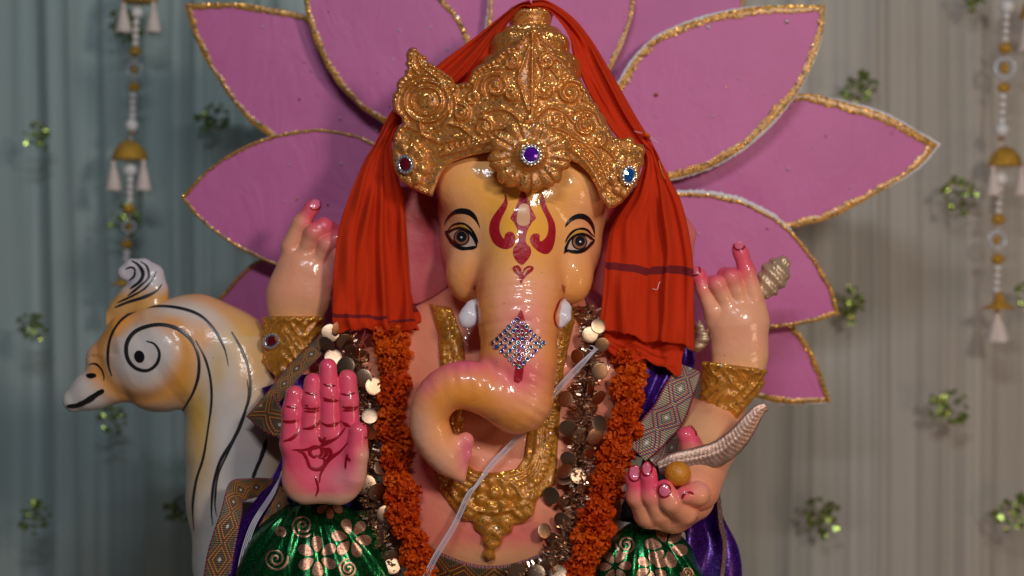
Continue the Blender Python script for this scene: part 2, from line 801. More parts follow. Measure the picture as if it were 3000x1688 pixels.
def m_cloth_orange():
    t = NT('orange_gauze')
    uv = t.n('ShaderNodeUVMap').outputs[0]
    sx = t.n('ShaderNodeSeparateXYZ', Vector=uv)
    # woven threads
    w1 = t.math('SINE', t.math('MULTIPLY', sx.outputs[0], 1500.0))
    w2 = t.math('SINE', t.math('MULTIPLY', sx.outputs[1], 3000.0))
    slub = t.noise(1.0, 4, .7, t.n('ShaderNodeMapping', Vector=uv, Scale=(150, 6, 1)).outputs[0])
    col = t.mix(slub, (.62, .026, .007), (.96, .078, .014))
    at = t.n('ShaderNodeAttribute', {'attribute_name': 'Col'}).outputs['Color']
    stripe = t.n('ShaderNodeSeparateColor', Color=at).outputs[0]
    st = t.math('GREATER_THAN', stripe, .5)
    col = t.mix(t.math('MULTIPLY', st, .85), col, (.17, .022, .035))
    weave = t.math('MULTIPLY', t.math('ADD', w1, w2), .5)
    t.p(Base_Color=col, Roughness=.85, Specular_IOR_Level=.12, Sheen_Weight=.12, Sheen_Roughness=.5, Sheen_Tint=(1, .25, .1, 1),
        Normal=t.bump(t.math('ADD', weave, t.math('MULTIPLY', slub, 1.5)), .35, .0007))
    tr = t.n('ShaderNodeBsdfTranslucent', Color=col)
    mx = t.n('ShaderNodeMixShader')
    t.set(mx, '#0', .30)
    t.set(mx, '#1', t.b.outputs[0])
    t.set(mx, '#2', tr.outputs[0])
    tp = t.n('ShaderNodeBsdfTransparent')
    mx2 = t.n('ShaderNodeMixShader')
    t.set(mx2, '#0', t.math('MULTIPLY', t.math('GREATER_THAN', weave, .45), .25))
    t.set(mx2, '#1', mx.outputs[0])
    t.set(mx2, '#2', tp.outputs[0])
    t.t.links.new(mx2.outputs[0], t.out.inputs[0])
    return t.m


def m_petal():
    t = NT('pink_paper')
    n = t.noise(9, 4, .6)
    c = t.mix(n, (.51, .110, .29), (.62, .155, .375))
    sp = t.n('ShaderNodeTexVoronoi', Vector=t.obj(), Scale=26.0)
    spot = t.math('LESS_THAN', sp.outputs['Distance'], t.math('MULTIPLY', t.math('POWER', t.n('ShaderNodeSeparateColor', Color=sp.outputs['Color']).outputs[0], 6.0), .14))
    c = t.mix(t.math('MULTIPLY', spot, .5), c, (.45, .05, .17))
    wr = t.noise(1.0, 3, .5, t.n('ShaderNodeMapping', Vector=t.obj(), Scale=(16, 1, 9), Rotation=(0, .7, 0)).outputs[0], 2.5)
    t.p(Base_Color=c, Roughness=.48, Specular_IOR_Level=.35, Normal=t.bump(wr, .13, .012, t.bump(t.noise(260, 2), .15, .0008)))
    return t.m


def m_brocade(name, c_line, c_line2, c_fill, edge):
    """woven trim: lengthwise diamonds, scalloped cord at both edges"""
    t = NT(name)
    uv = t.n('ShaderNodeUVMap').outputs[0]
    s = t.n('ShaderNodeSeparateXYZ', Vector=uv)
    x, y = s.outputs[0], s.outputs[1]          # x across 0..1, y along in widths
    ax = t.math('ABSOLUTE', t.math('SUBTRACT', x, .5))
    tri = t.math('ABSOLUTE', t.math('SUBTRACT', t.math('FRACT', t.math('MULTIPLY', y, .95)), .5))   # 0..0.5
    z = t.math('SUBTRACT', t.math('MULTIPLY', tri, .72), ax)
    lines = t.math('FRACT', t.math('MULTIPLY', t.math('ADD', z, 1.0), 6.8))
    l1 = t.math('LESS_THAN', lines, .26)
    l2 = t.math('MULTIPLY', t.math('GREATER_THAN', lines, .30), t.math('LESS_THAN', lines, .52))
    near = t.math('LESS_THAN', t.math('ABSOLUTE', z), .20)
    rib = t.math('ABSOLUTE', t.math('SINE', t.math('MULTIPLY', y, 46.0)))
    fill = t.mix(rib, tuple(q * .10 for q in c_fill), c_fill)
    c = t.mix(t.math('MULTIPLY', l1, near), fill, c_line)
    c = t.mix(t.math('MULTIPLY', l2, near), c, c_line2)
    dia = t.math('LESS_THAN', t.math('ADD', ax, t.math('MULTIPLY', t.math('SUBTRACT', .5, tri), .9)), .07)
    c = t.mix(dia, c, (.75, .68, .55))
    ed = t.math('GREATER_THAN', t.math('ADD', ax, t.math('MULTIPLY', t.math('SINE', t.math('MULTIPLY', y, 48.0)), .012)), .437)
    cord = t.mix(t.math('GREATER_THAN', t.math('SINE', t.math('MULTIPLY', y, 48.0)), -.1), (.05, .03, .12), edge)
    c = t.mix(ed, c, cord)
    c = t.mix(t.math('MULTIPLY', t.noise(55, 2), .35), c, (.05, .03, .03))
    metal = t.math('MULTIPLY', t.math('SUBTRACT', 1.0, ed), t.mixf(rib, .1, .35))
    t.p(Base_Color=c, Metallic=metal, Roughness=.38, Normal=t.bump(t.math('ADD', rib, t.math('MULTIPLY', t.math('MULTIPLY', l1, near), 2.0)), .6, .0008))
    return t.m


def m_velvet(name, dark, light):
    t = NT(name)
    v = t.n('ShaderNodeTexVoronoi', Vector=t.obj(), Scale=900.0)
    sp = t.math('GREATER_THAN', t.n('ShaderNodeSeparateColor', Color=v.outputs['Color']).outputs[0], .93)
    c = t.mix(t.noise(30, 3), dark, light)
    t.p(Base_Color=t.mix(sp, c, tuple(min(1, q * 3) for q in light)), Metallic=.5, Roughness=.32, Sheen_Weight=.2,
        Sheen_Tint=(*[min(1, q * 4) for q in light], 1), Normal=t.bump(t.noise(60, 3), .4, .004))
    return t.m


def m_curtain():
    t = NT('sheer_curtain')
    ob = t.obj()
    st = t.noise(1.0, 3, .6, t.n('ShaderNodeMapping', Vector=ob, Scale=(55, 1, .6)).outputs[0])
    # pale cloth, light's cast put into the colour: bluish one side, warmer the other
    sx = t.n('ShaderNodeSeparateXYZ', Vector=ob)
    f = t.math('MULTIPLY_ADD', sx.outputs[0], .55, .5)
    light_tint = t.ramp(f, (.0, (.66, .84, .82)), (.45, (.74, .87, .83)), (.75, (.90, .87, .78)), (1, (.92, .84, .73)))
    c = t.mix(st, tuple([.0, .0, .0]), light_tint)  # fold shading painted into the cloth colour as vertical dark streaks
    c = t.mix(.55, c, light_tint)
    t.p(Base_Color=c, Roughness=.8, Specular_IOR_Level=.2, Sheen_Weight=.3)
    tl = t.n('ShaderNodeBsdfTranslucent', Color=c)
    a = t.n('ShaderNodeMixShader')
    t.set(a, '#0', .25)
    t.set(a, '#1', t.b.outputs[0])
    t.set(a, '#2', tl.outputs[0])
    tp = t.n('ShaderNodeBsdfTransparent')
    b = t.n('ShaderNodeMixShader')
    t.set(b, '#0', t.mixf(st, .42, .08))
    t.set(b, '#1', a.outputs[0])
    t.set(b, '#2', tp.outputs[0])
    t.t.links.new(b.outputs[0], t.out.inputs[0])
    return t.m


def m_wall():
    t = NT('mottled_wall')
    n = t.noise(2.2, 3, .55)
    n2 = t.noise(1.0, 3, .6, t.n('ShaderNodeMapping', Vector=t.obj(), Scale=(9, 1, 3.5)).outputs[0])
    c = t.ramp(n, (.30, (.36, .58, .66)), (.48, (.60, .68, .64)), (.62, (.66, .58, .52)), (.78, (.54, .58, .48)))
    c = t.mix(t.math('MULTIPLY', n2, .35), c, (.42, .24, .20))
    t.p(Base_Color=c, Roughness=.9)
    return t.m


def m_green_silk():
    t = NT('green_silk')
    v = t.n('ShaderNodeTexVoronoi', Vector=t.obj(), Scale=1000.0)
    sp = t.math('GREATER_THAN', t.n('ShaderNodeSeparateColor', Color=v.outputs['Color']).outputs[1], .90)
    t.p(Base_Color=t.mix(sp, (.001, .085, .018), (.02, .45, .13)), Metallic=.8, Roughness=.26, Coat_Weight=.3, Coat_Roughness=.2,
        Normal=t.bump(t.noise(1.0, 3, .5, t.n('ShaderNodeMapping', Vector=t.obj(), Scale=(60, 20, 10), Rotation=(0, .6, 0)).outputs[0]), .5, .006))
    return t.m


def m_gold_print():
    t = NT('gold_print')
    ln = t.math('SINE', t.math('MULTIPLY', t.n('ShaderNodeSeparateXYZ', Vector=t.obj()).outputs[2], 2600.0))
    v = t.n('ShaderNodeTexVoronoi', Vector=t.obj(), Scale=700.0)
    k = t.n('ShaderNodeSeparateColor', Color=v.outputs['Color']).outputs[0]
    c = t.mix(k, (.26, .11, .06), (.78, .45, .30))
    t.p(Base_Color=t.mix(t.math('MULTIPLY', t.math('GREATER_THAN', ln, .3), .25), c, (.1, .04, .02)), Metallic=.75, Roughness=.38)
    return t.m


def m_marigold():
    t = NT('marigold_petals')
    oi = t.n('ShaderNodeObjectInfo').outputs['Random']
    c = t.mix(t.noise(70, 3), t.mix(oi, (.50, .032, .001), (.70, .085, .002)), t.mix(oi, (.86, .105, .002), (.95, .20, .006)))
    t.p(Base_Color=c, Roughness=.62, Specular_IOR_Level=.25)
    tr = t.n('ShaderNodeBsdfTranslucent', Color=c)
    a = t.n('ShaderNodeMixShader')
    t.set(a, '#0', .3)
    t.set(a, '#1', t.b.outputs[0])
    t.set(a, '#2', tr.outputs[0])
    t.t.links.new(a.outputs[0], t.out.inputs[0])
    return t.m


def m_foil(name, col, rough=.22):
    t = NT(name)
    t.p(Base_Color=col, Metallic=1.0, Roughness=rough, Normal=t.bump(t.noise(45, 2), .10, .003))
    return t.m


def m_gem(name, col):
    t = NT(name)
    t.p(Base_Color=col, Roughness=.04, Metallic=.35, Coat_Weight=1.0, Coat_Roughness=.03, Specular_IOR_Level=.8)
    return t.m


def m_feather():
    t = NT('silvered_feather')
    n = t.noise(60, 3)
    x = t.n('ShaderNodeSeparateXYZ', Vector=t.obj()).outputs[0]
    t.p(Base_Color=t.mix(n, (.26, .13, .085), (.55, .38, .30)), Metallic=.7, Roughness=t.mixf(n, .32, .5), Normal=t.bump(t.noise(300, 2), .4, .001))
    return t.m


M = dict(
    skin=m_painted('varnished_skin'),
    bird=m_painted('painted_plaster', .38, .5, .16, .8),
    tilak=m_plain('crimson_paint', (.40, .005, .016), .4, 0, .5, .06, (150, .6, .003)),
    line=m_plain('crimson_line', (.32, .003, .012), .3, 0, .7, .08),
    black=m_plain('black_paint', (.006, .006, .007), .22, 0, .8, .06, (160, .3, .002)),
    grey=m_plain('grey_black_paint', (.016, .016, .020), .4, 0, .2, .2),
    peach=m_plain('peach_paint', (.66, .33, .14), .45, 0, .25, .2),
    ochre=m_plain('ochre_paint', (.66, .33, .05), .35, 0, .6, .1),
    eyewhite=m_plain('eye_white', (.60, .40, .32), .3, 0, .4, .05),
    iris=m_plain('brown_iris', (.30, .115, .055), .3, 0, .4, .05),
    pupil=m_plain('dark_pupil', (.010, .012, .018), .25, 0, .5, .04),
    glint=m_plain('white_dot', (.75, .78, .85), .3),
    ivory=m_plain('white_tusk_paint', (.74, .68, .72), .3, 0, .7, .12, (70, .4, .003), var=.08),
    nail=m_plain('pink_nail_paint', (.80, .17, .27), .22, 0, .9, .06),
    gold=m_glitter('glitter_gold', (.55, .19, .030), (1.0, .57, .19)),
    amber=m_glitter('glitter_amber', (.56, .21, .018), (1.0, .62, .14), .20),
    border=m_glitter('glitter_border', (.46, .20, .022), (1.0, .66, .16), .34, 520),
    crystal=m_plain('crystal', (.72, .72, .78), .08, .75, 1, .03),
    silver=m_plain('silver_setting', (.62, .61, .66), .22, .9),
    purple_gem=m_gem('purple_gem', (.12, .006, .42)),
    red_gem=m_gem('red_gem', (.17, .002, .012)),
    blue_gem=m_gem('blue_gem', (.004, .11, .36)),
    cloth=m_cloth_orange(),
    petal=m_petal(),
    foam=m_plain('white_foam', (.72, .71, .74), .8, bump=(300, .5, .001)),
    broc=m_brocade('brocade_gold', (.30, .006, .006), (.72, .34, .025), (.17, .13, .065), (.40, .07, .03)),
    broc2=m_brocade('brocade_blue', (.012, .016, .16), (.62, .085, .012), (.44, .37, .24), (.42, .04, .02)),
    velvet=m_velvet('purple_velvet', (.016, .003, .065), (.065, .009, .20)),
    curtain=m_curtain(),
    wall=m_wall(),
    silk=m_green_silk(),
    gprint=m_gold_print(),
    marigold=m_marigold(),
    tinsel=m_foil('bronze_tinsel', (.75, .56, .44), .25),
    disc=m_foil('champagne_foil', (.46, .30, .19), .30),
    bead=m_plain('pearl_bead', (.82, .80, .77), .3, 0, .4),
    goldbead=m_plain('gold_bead', (.78, .43, .06), .34, .65, bump=(420, 1.0, .003)),
    copper=m_plain('copper_spacer', (.45, .20, .06), .35, .7),
    tassel=m_plain('cream_tassel', (.78, .65, .58), .8),
    clear=m_plain('clear_ring', (.55, .55, .56), .15, 0, .5),
    sprig=m_plain('green_sequin', (.26, .34, .07), .24, .7),
    sprig_dark=m_plain('dark_green_wire', (.03, .06, .02), .5),
    thread=m_plain('white_thread', (.62, .58, .66), .7),
    orange_thread=m_plain('orange_thread', (.55, .06, .01), .8),
    feather=m_feather(),
    shell=m_plain('gilded_shell', (.60, .42, .27), .38, .45, 0, .1, (180, .5, .002), var=.25),
    laddu=m_plain('sweet_orange', (.60, .22, .012), .5, 0, .15, .3, (240, .6, .002), var=.25),
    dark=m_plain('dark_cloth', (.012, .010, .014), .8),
    floor=m_plain('stage_cloth', (.20, .17, .16), .9, bump=(60, .4, .003)),
)

# ------------------------------------------------------------------ the idol


def kf(w):
    return 1 + w * S / D


def A(u, v, w, r=None):
    k = kf(w)
    t = (1500 + (u - 1500) * k, 844 + (v - 844) * k, w)
    return t if r is None else t + (r * k,)


def AA(*pts):
    return [A(*p) for p in pts]


def E(p, c, r):
    k = kf(c[2])
    return ell(p, A(*c), tuple(x * k for x in r))


def pxy(p):
    k = 1 + p[2] * (S / D)
    return 1500 + (p[0] - 1500) / k, 844 + (p[1] - 844) / k


SP0 = Sp(0.0)


def solid(name, fn, lo, hi, h, parent, m, paint=None, newton=2):
    V, Q = surf(fn, lo, hi, h, newton)
    W = SP0.w(V)
    col = None
    if paint is not None:
        pu, pv = px(W)
        col = paint(pu, pv, V)
    o = mesh(name, W, Q, parent, [m], col=col)
    return o, tree(W, Q)


def gs(u, v, cu, cv, ru, rv):
    return np.exp(-((u - cu) / ru) ** 2 - ((v - cv) / rv) ** 2)


def mixc(C, col, a):
    a = np.clip(a, 0, 1)[:, None]
    return C * (1 - a) + np.array(col) * a


def flat(u, col):
    return np.tile(np.array(col, float), (len(u), 1))


PEACH = (.95, .405, .20)
PINK = (.86, .085, .165)
ORANGE = (.86, .33, .05)
YELLOW = (.92, .42, .02)

idol = thing('elephant_headed_idol', P(1480, 2300, .06),
             'glossy painted elephant-headed idol with gold crown and curled trunk, seated before pink petals', 'idol')


TRUNK = AA(*cat([(1508, 1170, -158, 98), (1446, 1149, -196, 80), (1375, 1129, -206, 72), (1318, 1136, -204, 67), (1276, 1172, -198, 62),
                 (1257, 1224, -190, 58), (1270, 1284, -182, 58), (1302, 1336, -176, 50), (1330, 1374, -174, 30), (1354, 1410, -172, 7)], 3))


def head_f(p):
    d = E(p, (1530, 610, 85), (248, 265, 225))
    d = smin(d, E(p, (1525, 745, 62), (222, 158, 190)), 60)
    d = smin(d, E(p, (1405, 535, -35), (128, 115, 96)), 45)
    d = smin(d, E(p, (1655, 540, -35), (122, 115, 96)), 45)
    d = smin(d, E(p, (1372, 812, -50), (62, 75, 60)), 60)
    d = smin(d, E(p, (1676, 815, -50), (58, 75, 60)), 60)
    # eye sockets
    d = smax(d, -E(p, (1350, 700, -178), (70, 55, 60)), 30)
    d = smax(d, -E(p, (1702, 712, -178), (66, 55, 60)), 30)
    root = chain(p, AA((1531, 600, -48, 104), (1527, 720, -74, 104), (1522, 850, -116, 118), (1519, 930, -136, 116)), 40)
    d = smin(d, root, 34)
    tr = chain(p, AA((1519, 920, -136, 116), (1519, 1060, -150, 110), (1519, 1163, -150, 104)), 20)
    d = smin(d, tr, 24)
    cu = np.full(np.shape(p[0]), 250.0)
    sel = (p[1] > 1000) & (p[0] < 1700) & (p[2] < 0)
    if sel.any():
        cu[sel] = chain([q[sel] for q in p], TRUNK, 3)
    lip = chain(p, AA((1318, 1318, -175, 44), (1364, 1290, -180, 20), (1364, 1335, -180, 14), (1356, 1408, -174, 6)), 16)
    d = smin(d, smin(cu, lip, 14), 18)
    # wrinkles across the trunk
    u, v = pxy(p)
    wr = 0
    for v0, a, wd in ((818, 1.6, 8), (846, 2.2, 9), (868, 1.5, 7), (905, 2.2, 9), (948, 2.6, 8), (1010, 1.2, 8), (790, 1.0, 8)):
        wr = wr + a * np.exp(-((v - v0 + 9 - .0016 * (u - 1520) ** 2) / wd) ** 2) * np.exp(-((u - 1520) / 135) ** 4)
    wr = wr + 1.2 * np.sin((u - v * .2) * .16) * gs(u, v, 1400, 1100, 120, 45)
    wr = wr + 1.3 * np.sin((v - u * .6) * .17) * gs(u, v, 1575, 1170, 50, 90)
    return d + wr + 4 * fbm(p[0] * .021, p[1] * .021, p[2] * .021, 3, 2)


def head_paint(u, v, V):
    C = flat(u, PEACH)
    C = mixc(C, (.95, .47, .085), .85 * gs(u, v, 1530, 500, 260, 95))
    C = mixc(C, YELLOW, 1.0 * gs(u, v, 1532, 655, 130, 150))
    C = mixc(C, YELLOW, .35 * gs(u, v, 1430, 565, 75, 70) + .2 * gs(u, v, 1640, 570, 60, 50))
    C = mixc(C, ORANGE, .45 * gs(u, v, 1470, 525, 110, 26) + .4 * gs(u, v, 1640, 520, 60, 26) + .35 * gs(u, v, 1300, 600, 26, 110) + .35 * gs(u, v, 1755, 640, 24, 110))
    C = mixc(C, ORANGE, .75 * gs(u, v, 1368, 820, 70, 60))
    C = mixc(C, ORANGE, .75 * gs(u, v, 1690, 815, 70, 70))
    C = mixc(C, (.72, .10, .10), .55 * gs(u, v, 1392, 840, 28, 45))
    C = mixc(C, (.82, .52, .30), .5 * gs(u, v, 1340, 690, 70, 60))
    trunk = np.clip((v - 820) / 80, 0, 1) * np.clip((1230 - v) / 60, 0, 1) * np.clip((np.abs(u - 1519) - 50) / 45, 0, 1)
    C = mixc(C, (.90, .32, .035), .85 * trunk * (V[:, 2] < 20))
    C = mixc(C, (.92, .38, .24), .8 * gs(u, v, 1525, 860, 75, 60))
    C = mixc(C, (.87, .24, .23), .85 * gs(u, v, 1530, 940, 70, 62))
    C = mixc(C, ORANGE, .5 * gs(u, v, 1460, 1060, 50, 40))
    cur = np.clip((v - 1030) / 30, 0, 1) * np.clip((1600 - u) / 40, 0, 1)
    C = mixc(C, (.85, .13, .17), .95 * gs(u, v, 1525, 1100, 80, 62))
    C = mixc(C, (.86, .13, .23), cur * .95 * gs(u, v, 1350, 1062, 130, 42))
    C = mixc(C, (.86, .17, .25), cur * .8 * gs(u, v, 1245, 1120, 55, 55))
    C = mixc(C, (.90, .31, .035), .9 * gs(u, v, 1385, 1176, 95, 38))
    C = mixc(C, (.90, .31, .035), .9 * gs(u, v, 1500, 1232, 85, 40))
    C = mixc(C, (.88, .32, .05), .85 * gs(u, v, 1300, 1215, 38, 75))
    C = mixc(C, (.76, .42, .27), .85 * gs(u, v, 1215, 1270, 38, 90))
    C = mixc(C, (.78, .40, .27), .8 * gs(u, v, 1270, 1370, 60, 45))
    C = mixc(C, (.86, .16, .25), .95 * gs(u, v, 1372, 1325, 30, 75))
    C = mixc(C, (.16, .10, .07), .55 * gs(u, v, 1400, 1232, 60, 7))
    C = mixc(C, (.16, .10, .07), .7 * gs(u, v, 1352, 1412, 12, 8))
    return C


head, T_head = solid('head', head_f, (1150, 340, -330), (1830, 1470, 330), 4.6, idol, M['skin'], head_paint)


def ear_f(c, tip, sgn):
    def f(p):
        d = E(p, c, (175, 172, 30))
        d = smin(d, rc(p, A(c[0], c[1], c[2]), A(*tip), 60 * kf(90), 12, .35), 40)
        u, v = pxy(p)
        return d + 5 * np.sin((u - c[0]) * .03 + v * .02) + 6 * gs(u, v, c[0] + sgn * 40, c[1], 60, 110)
    return f


def ear_paint(u, v, V):
    return mixc(flat(u, (.64, .14, .15)), (.40, .025, .045), gs(u, v, 1262, 640, 75, 150) + gs(u, v, 1800, 650, 75, 160))  # red paint deepened for shade; the face's shadow painted in beside the head


solid('ear', ear_f((1190, 722, 92), (1022, 602, 92), 1), (960, 500, 30), (1400, 930, 170), 6, idol, M['skin'], ear_paint)
solid('ear', ear_f((1862, 735, 92), (2022, 686, 92), -1), (1650, 530, 30), (2080, 940, 170), 6, idol, M['skin'], ear_paint)


# torso with the arms growing out of it
def body_f(p):
    d = E(p, (1475, 1120, 130), (390, 300, 165))
    d = smin(d, E(p, (1470, 1480, 95), (365, 310, 188)), 90)
    d = smin(d, E(p, (1520, 900, 150), (190, 160, 130)), 80)
    # shoulders and upper arms
    L = chain(p, AA((1180, 1060, 150, 120), (980, 1180, 140, 95), (960, 1330, 60, 85), (955, 1385, -170, 72)), 40)
    R = chain(p, AA((1800, 1090, 150, 120), (1960, 1260, 140, 92), (2075, 1290, 60, 85), (2040, 1430, -120, 70)), 40)
    L2 = chain(p, AA((1130, 1060, 170, 110), (960, 1180, 180, 85), (868, 1130, 130, 62), (862, 1000, 108, 54)), 30)
    R2 = chain(p, AA((1830, 1090, 170, 110), (1980, 1265, 165, 92), (2085, 1255, 125, 72), (2148, 1140, 112, 58)), 30)
    return smin(smin(smin(smin(d, L, 45), R, 45), L2, 40), R2, 40) + 3 * fbm(p[0] * .02, p[1] * .02, p[2] * .02, 5, 2)


def body_paint(u, v, V):
    C = flat(u, (.84, .27, .155))
    C = mixc(C, (.80, .42, .22), .8 * gs(u, v, 1470, 1230, 140, 90))
    C = mixc(C, (.80, .13, .14), .8 * gs(u, v, 1480, 1570, 190, 40))
    C = mixc(C, (.80, .40, .18), .8 * gs(u, v, 1450, 1640, 260, 45))
    C = mixc(C, (.78, .17, .16), .7 * gs(u, v, 1230, 1400, 60, 160))
    C = mixc(C, (.84, .46, .22), .9 * gs(u, v, 2050, 1270, 110, 120))
    return C


body, T_body = solid('torso', body_f, (760, 780, -270), (2280, 2000, 330), 7, idol, M['skin'], body_paint)

# ------------------------------------------------------------------ face painting

# eyebrows
decal('eyebrow', T_head, c2((440, 470), (450, 420), (490, 365), (540, 328), (600, 318), (660, 333), (705, 375), (730, 430), (747, 492),
                           (722, 450), (690, 410), (650, 380), (600, 366), (545, 368), (500, 388), (465, 425)), M['black'], head, smooth_n=4, step=6)
decal('eyebrow', T_head, c2((1464, 480), (1480, 430), (1520, 390), (1570, 366), (1620, 366), (1665, 390), (1695, 430), (1714, 480), (1716, 552),
                           (1700, 510), (1675, 460), (1640, 425), (1600, 410), (1560, 412), (1520, 432), (1490, 460)), M['black'], head, smooth_n=4, step=6)


def eye(pts_white, iris_c, ir, lids, fold, under):
    e = decal('eye', T_head, c2(*pts_white), M['eyewhite'], head, .0008, smooth_n=4, step=5)
    (x, y), = c2(iris_c)
    r = ir * .345
    decal('iris_rim', T_head, ellp(x, y, r, r * 1.02, 24), M['black'], e, .0011, step=5)
    decal('iris', T_head, ellp(x, y, r * .84, r * .86, 24), M['iris'], e, .0014, step=5)
    decal('pupil', T_head, ellp(x + 1, y - r * .12, r * .62, r * .68, 20), M['pupil'], e, .0018, step=5)
    decal('catchlight', T_head, ellp(x + r * .05, y - r * .02, r * .13, r * .13, 10), M['glint'], e, .0022, step=5)
    for pts, w in lids:
        stroke('eyelid_line', T_head, c2(*pts), w * .345, M['black'], e, .0016, (.12, .12), 8, 5)
    stroke('eyelid_fold', T_head, c2(*fold), 20 * .345, M['black'], e, .001, (.3, .3), 8, 5)
    stroke('eyelid_tint', T_head, c2(*under), 26 * .345, M['ochre'], e, .0008, (.4, .4), 8, 5)


eye(((490, 540), (540, 505), (600, 500), (660, 540), (700, 600), (712, 640), (660, 652), (590, 645), (540, 610)),
    (590, 570), 68,
    [(((450, 520), (495, 512), (545, 492), (600, 490), (650, 515), (690, 562), (715, 610), (720, 650)), 22),
     (((455, 520), (480, 560), (505, 600), (550, 640), (600, 662), (660, 660), (720, 648)), 30)],
    ((480, 498), (510, 465), (560, 448), (620, 455), (670, 500), (710, 560), (732, 612)),
    ((520, 485), (570, 468), (625, 480), (670, 520), (705, 575)))
eye(((1480, 680), (1475, 640), (1510, 585), (1560, 560), (1620, 560), (1670, 590), (1660, 630), (1630, 665), (1570, 690)),
    (1583, 607), 66,
    [(((1458, 690), (1475, 640), (1500, 590), (1545, 552), (1600, 540), (1650, 550), (1690, 580), (1712, 590)), 22),
     (((1452, 702), (1475, 680), (1530, 690), (1590, 690), (1640, 665), (1675, 630), (1708, 590)), 28)],
    ((1464, 612), (1490, 560), (1540, 510), (1600, 492), (1650, 505), (1690, 545), (1716, 562)),
    ((1490, 590), (1520, 550), (1565, 522), (1615, 518), (1660, 540)))

# forehead mark
tk = decal('forehead_trident', T_head, cat(c2((1110, 165), (1132, 200), (1160, 270), (1190, 345), (1216, 402), (1185, 440), (1150, 500), (1132, 560), (1135, 615),
                                           (1168, 655), (1176, 700), (1150, 755), (1100, 802), (1050, 765), (1024, 710), (1030, 660), (1060, 620), (1072, 570),
                                           (1062, 505), (1035, 445), (1004, 402), (1030, 350), (1060, 280), (1085, 215)), 4, True), M['tilak'], head, .0008, step=6)
decal('trident_window', T_head, cat(c2((1080, 300), (1112, 280), (1150, 292), (1162, 340), (1166, 420), (1152, 462), (1112, 472), (1066, 458), (1056, 410), (1066, 340)), 4, True), M['peach'], tk, .0015, step=6)
for pts in (((955, 195), (975, 240), (978, 290), (960, 340), (930, 400), (912, 460), (912, 510), (925, 550), (948, 580), (958, 545), (990, 520), (1025, 530),
             (1045, 570), (1040, 615), (1010, 655), (960, 668), (905, 650), (860, 610), (832, 550), (824, 490), (840, 420), (880, 355), (930, 290), (955, 240)),
            ((1275, 195), (1290, 240), (1310, 310), (1350, 390), (1378, 460), (1382, 540), (1370, 620), (1345, 680), (1305, 710), (1250, 695), (1195, 650), (1168, 600),
             (1172, 560), (1205, 535), (1245, 545), (1250, 600), (1285, 585), (1312, 545), (1322, 480), (1312, 420), (1285, 360), (1258, 300), (1254, 240))):
    decal('trident_prong', T_head, cat(c2(*pts), 4, True), M['tilak'], tk, .0008, step=6)
decal('heart_mark', T_head, cat(c2((1088, 960), (1075, 905), (1040, 870), (1020, 835), (1035, 812), (1070, 808), (1095, 840), (1102, 868), (1120, 830), (1160, 808), (1195, 820), (1190, 850), (1150, 885), (1115, 920)), 4, True),
      M['tilak'], head, .0008, step=6)
stroke('heart_highlight', T_head, c2((1110, 890), (1135, 850), (1170, 832)), 16 * .345, M['peach'], head, .0016)
stroke('heart_highlight', T_head, c2((1080, 880), (1058, 850), (1045, 830)), 12 * .345, M['peach'], head, .0016)
# red stripe under the rhinestones
decal('trunk_stripe', T_head, c3((950, 150), (970, 160), (985, 220), (1010, 290), (1000, 420), (975, 600), (965, 670), (935, 695), (903, 680), (910, 600), (930, 430), (905, 300), (925, 200)),
      M['tilak'], head, .0007, step=7)
for pts in (((690, 970), (720, 975), (700, 1015), (685, 1000)), ((1432, 965), (1465, 985), (1460, 1040), (1440, 1010))):
    decal('mouth_corner', T_head, c2(*pts), M['tilak'], head, .0008, step=6)


# tusks
def tusk(pts, name='tusk'):
    f = lambda p: chain(p, AA(*pts), 14, .8) + 1.5 * fbm(p[0] * .05, p[1] * .05, p[2] * .05, 8, 2)
    q = np.array(AA(*pts))
    lo, hi = (q[:, :3] - 60).min(0), (q[:, :3] + 60).max(0)
    return solid(name, f, lo, hi, 3.2, head, M['ivory'])


_, Tt1 = tusk(((1400, 890, -112, 16), (1390, 905, -125, 26), (1376, 928, -140, 29), (1366, 938, -146, 20), (1358, 930, -146, 10)))
_, Tt2 = tusk(((1648, 888, -112, 14), (1650, 905, -125, 22), (1649, 928, -140, 22), (1641, 948, -146, 13)))
stroke('tusk_line', T_head, c2((690, 1080), (708, 1140), (716, 1200), (722, 1260), (714, 1315)), 5, M['tilak'], head, .0012)
stroke('tusk_line', T_head, c2((1462, 1078), (1420, 1100), (1392, 1160), (1370, 1230), (1380, 1300), (1408, 1335)), 5, M['tilak'], head, .0014)

# rhinestones stuck on the trunk in a diamond
STONES = [(.12, .006, .42), (.03, .10, .36), (.30, .02, .28), (.28, .17, .05), (.02, .02, .05), (.16, .03, .38), (.03, .22, .26), (.35, .35, .42), (.30, .03, .05)]
stone_m = [m_gem('rhinestone_%d' % i, c) for i, c in enumerate(STONES)]
rv, rf = lathe([(.0034, 0), (.0037, .0006), (.0034, .0015), (.0026, .0018), (.0022, .0012), (.0004, .0012)], 14)
ring_me = bpy.data.meshes.new('rhinestone')
ring_me.from_pydata([tuple(p) for p in rv], [], rf)
ring_me.materials.append(M['silver'])
gem_mes = []
gv, gf = lathe([(.0023, .0010), (.0021, .0016), (.0012, .0021), (.0002, .0022)], 8)
for m in stone_m:
    me = bpy.data.meshes.new('stone')
    me.from_pydata([tuple(p) for p in gv], [], gf)
    me.materials.append(m)
    gem_mes.append(me)
for me in [ring_me]:
    me.polygons.foreach_set('use_smooth', np.ones(len(me.polygons), bool))


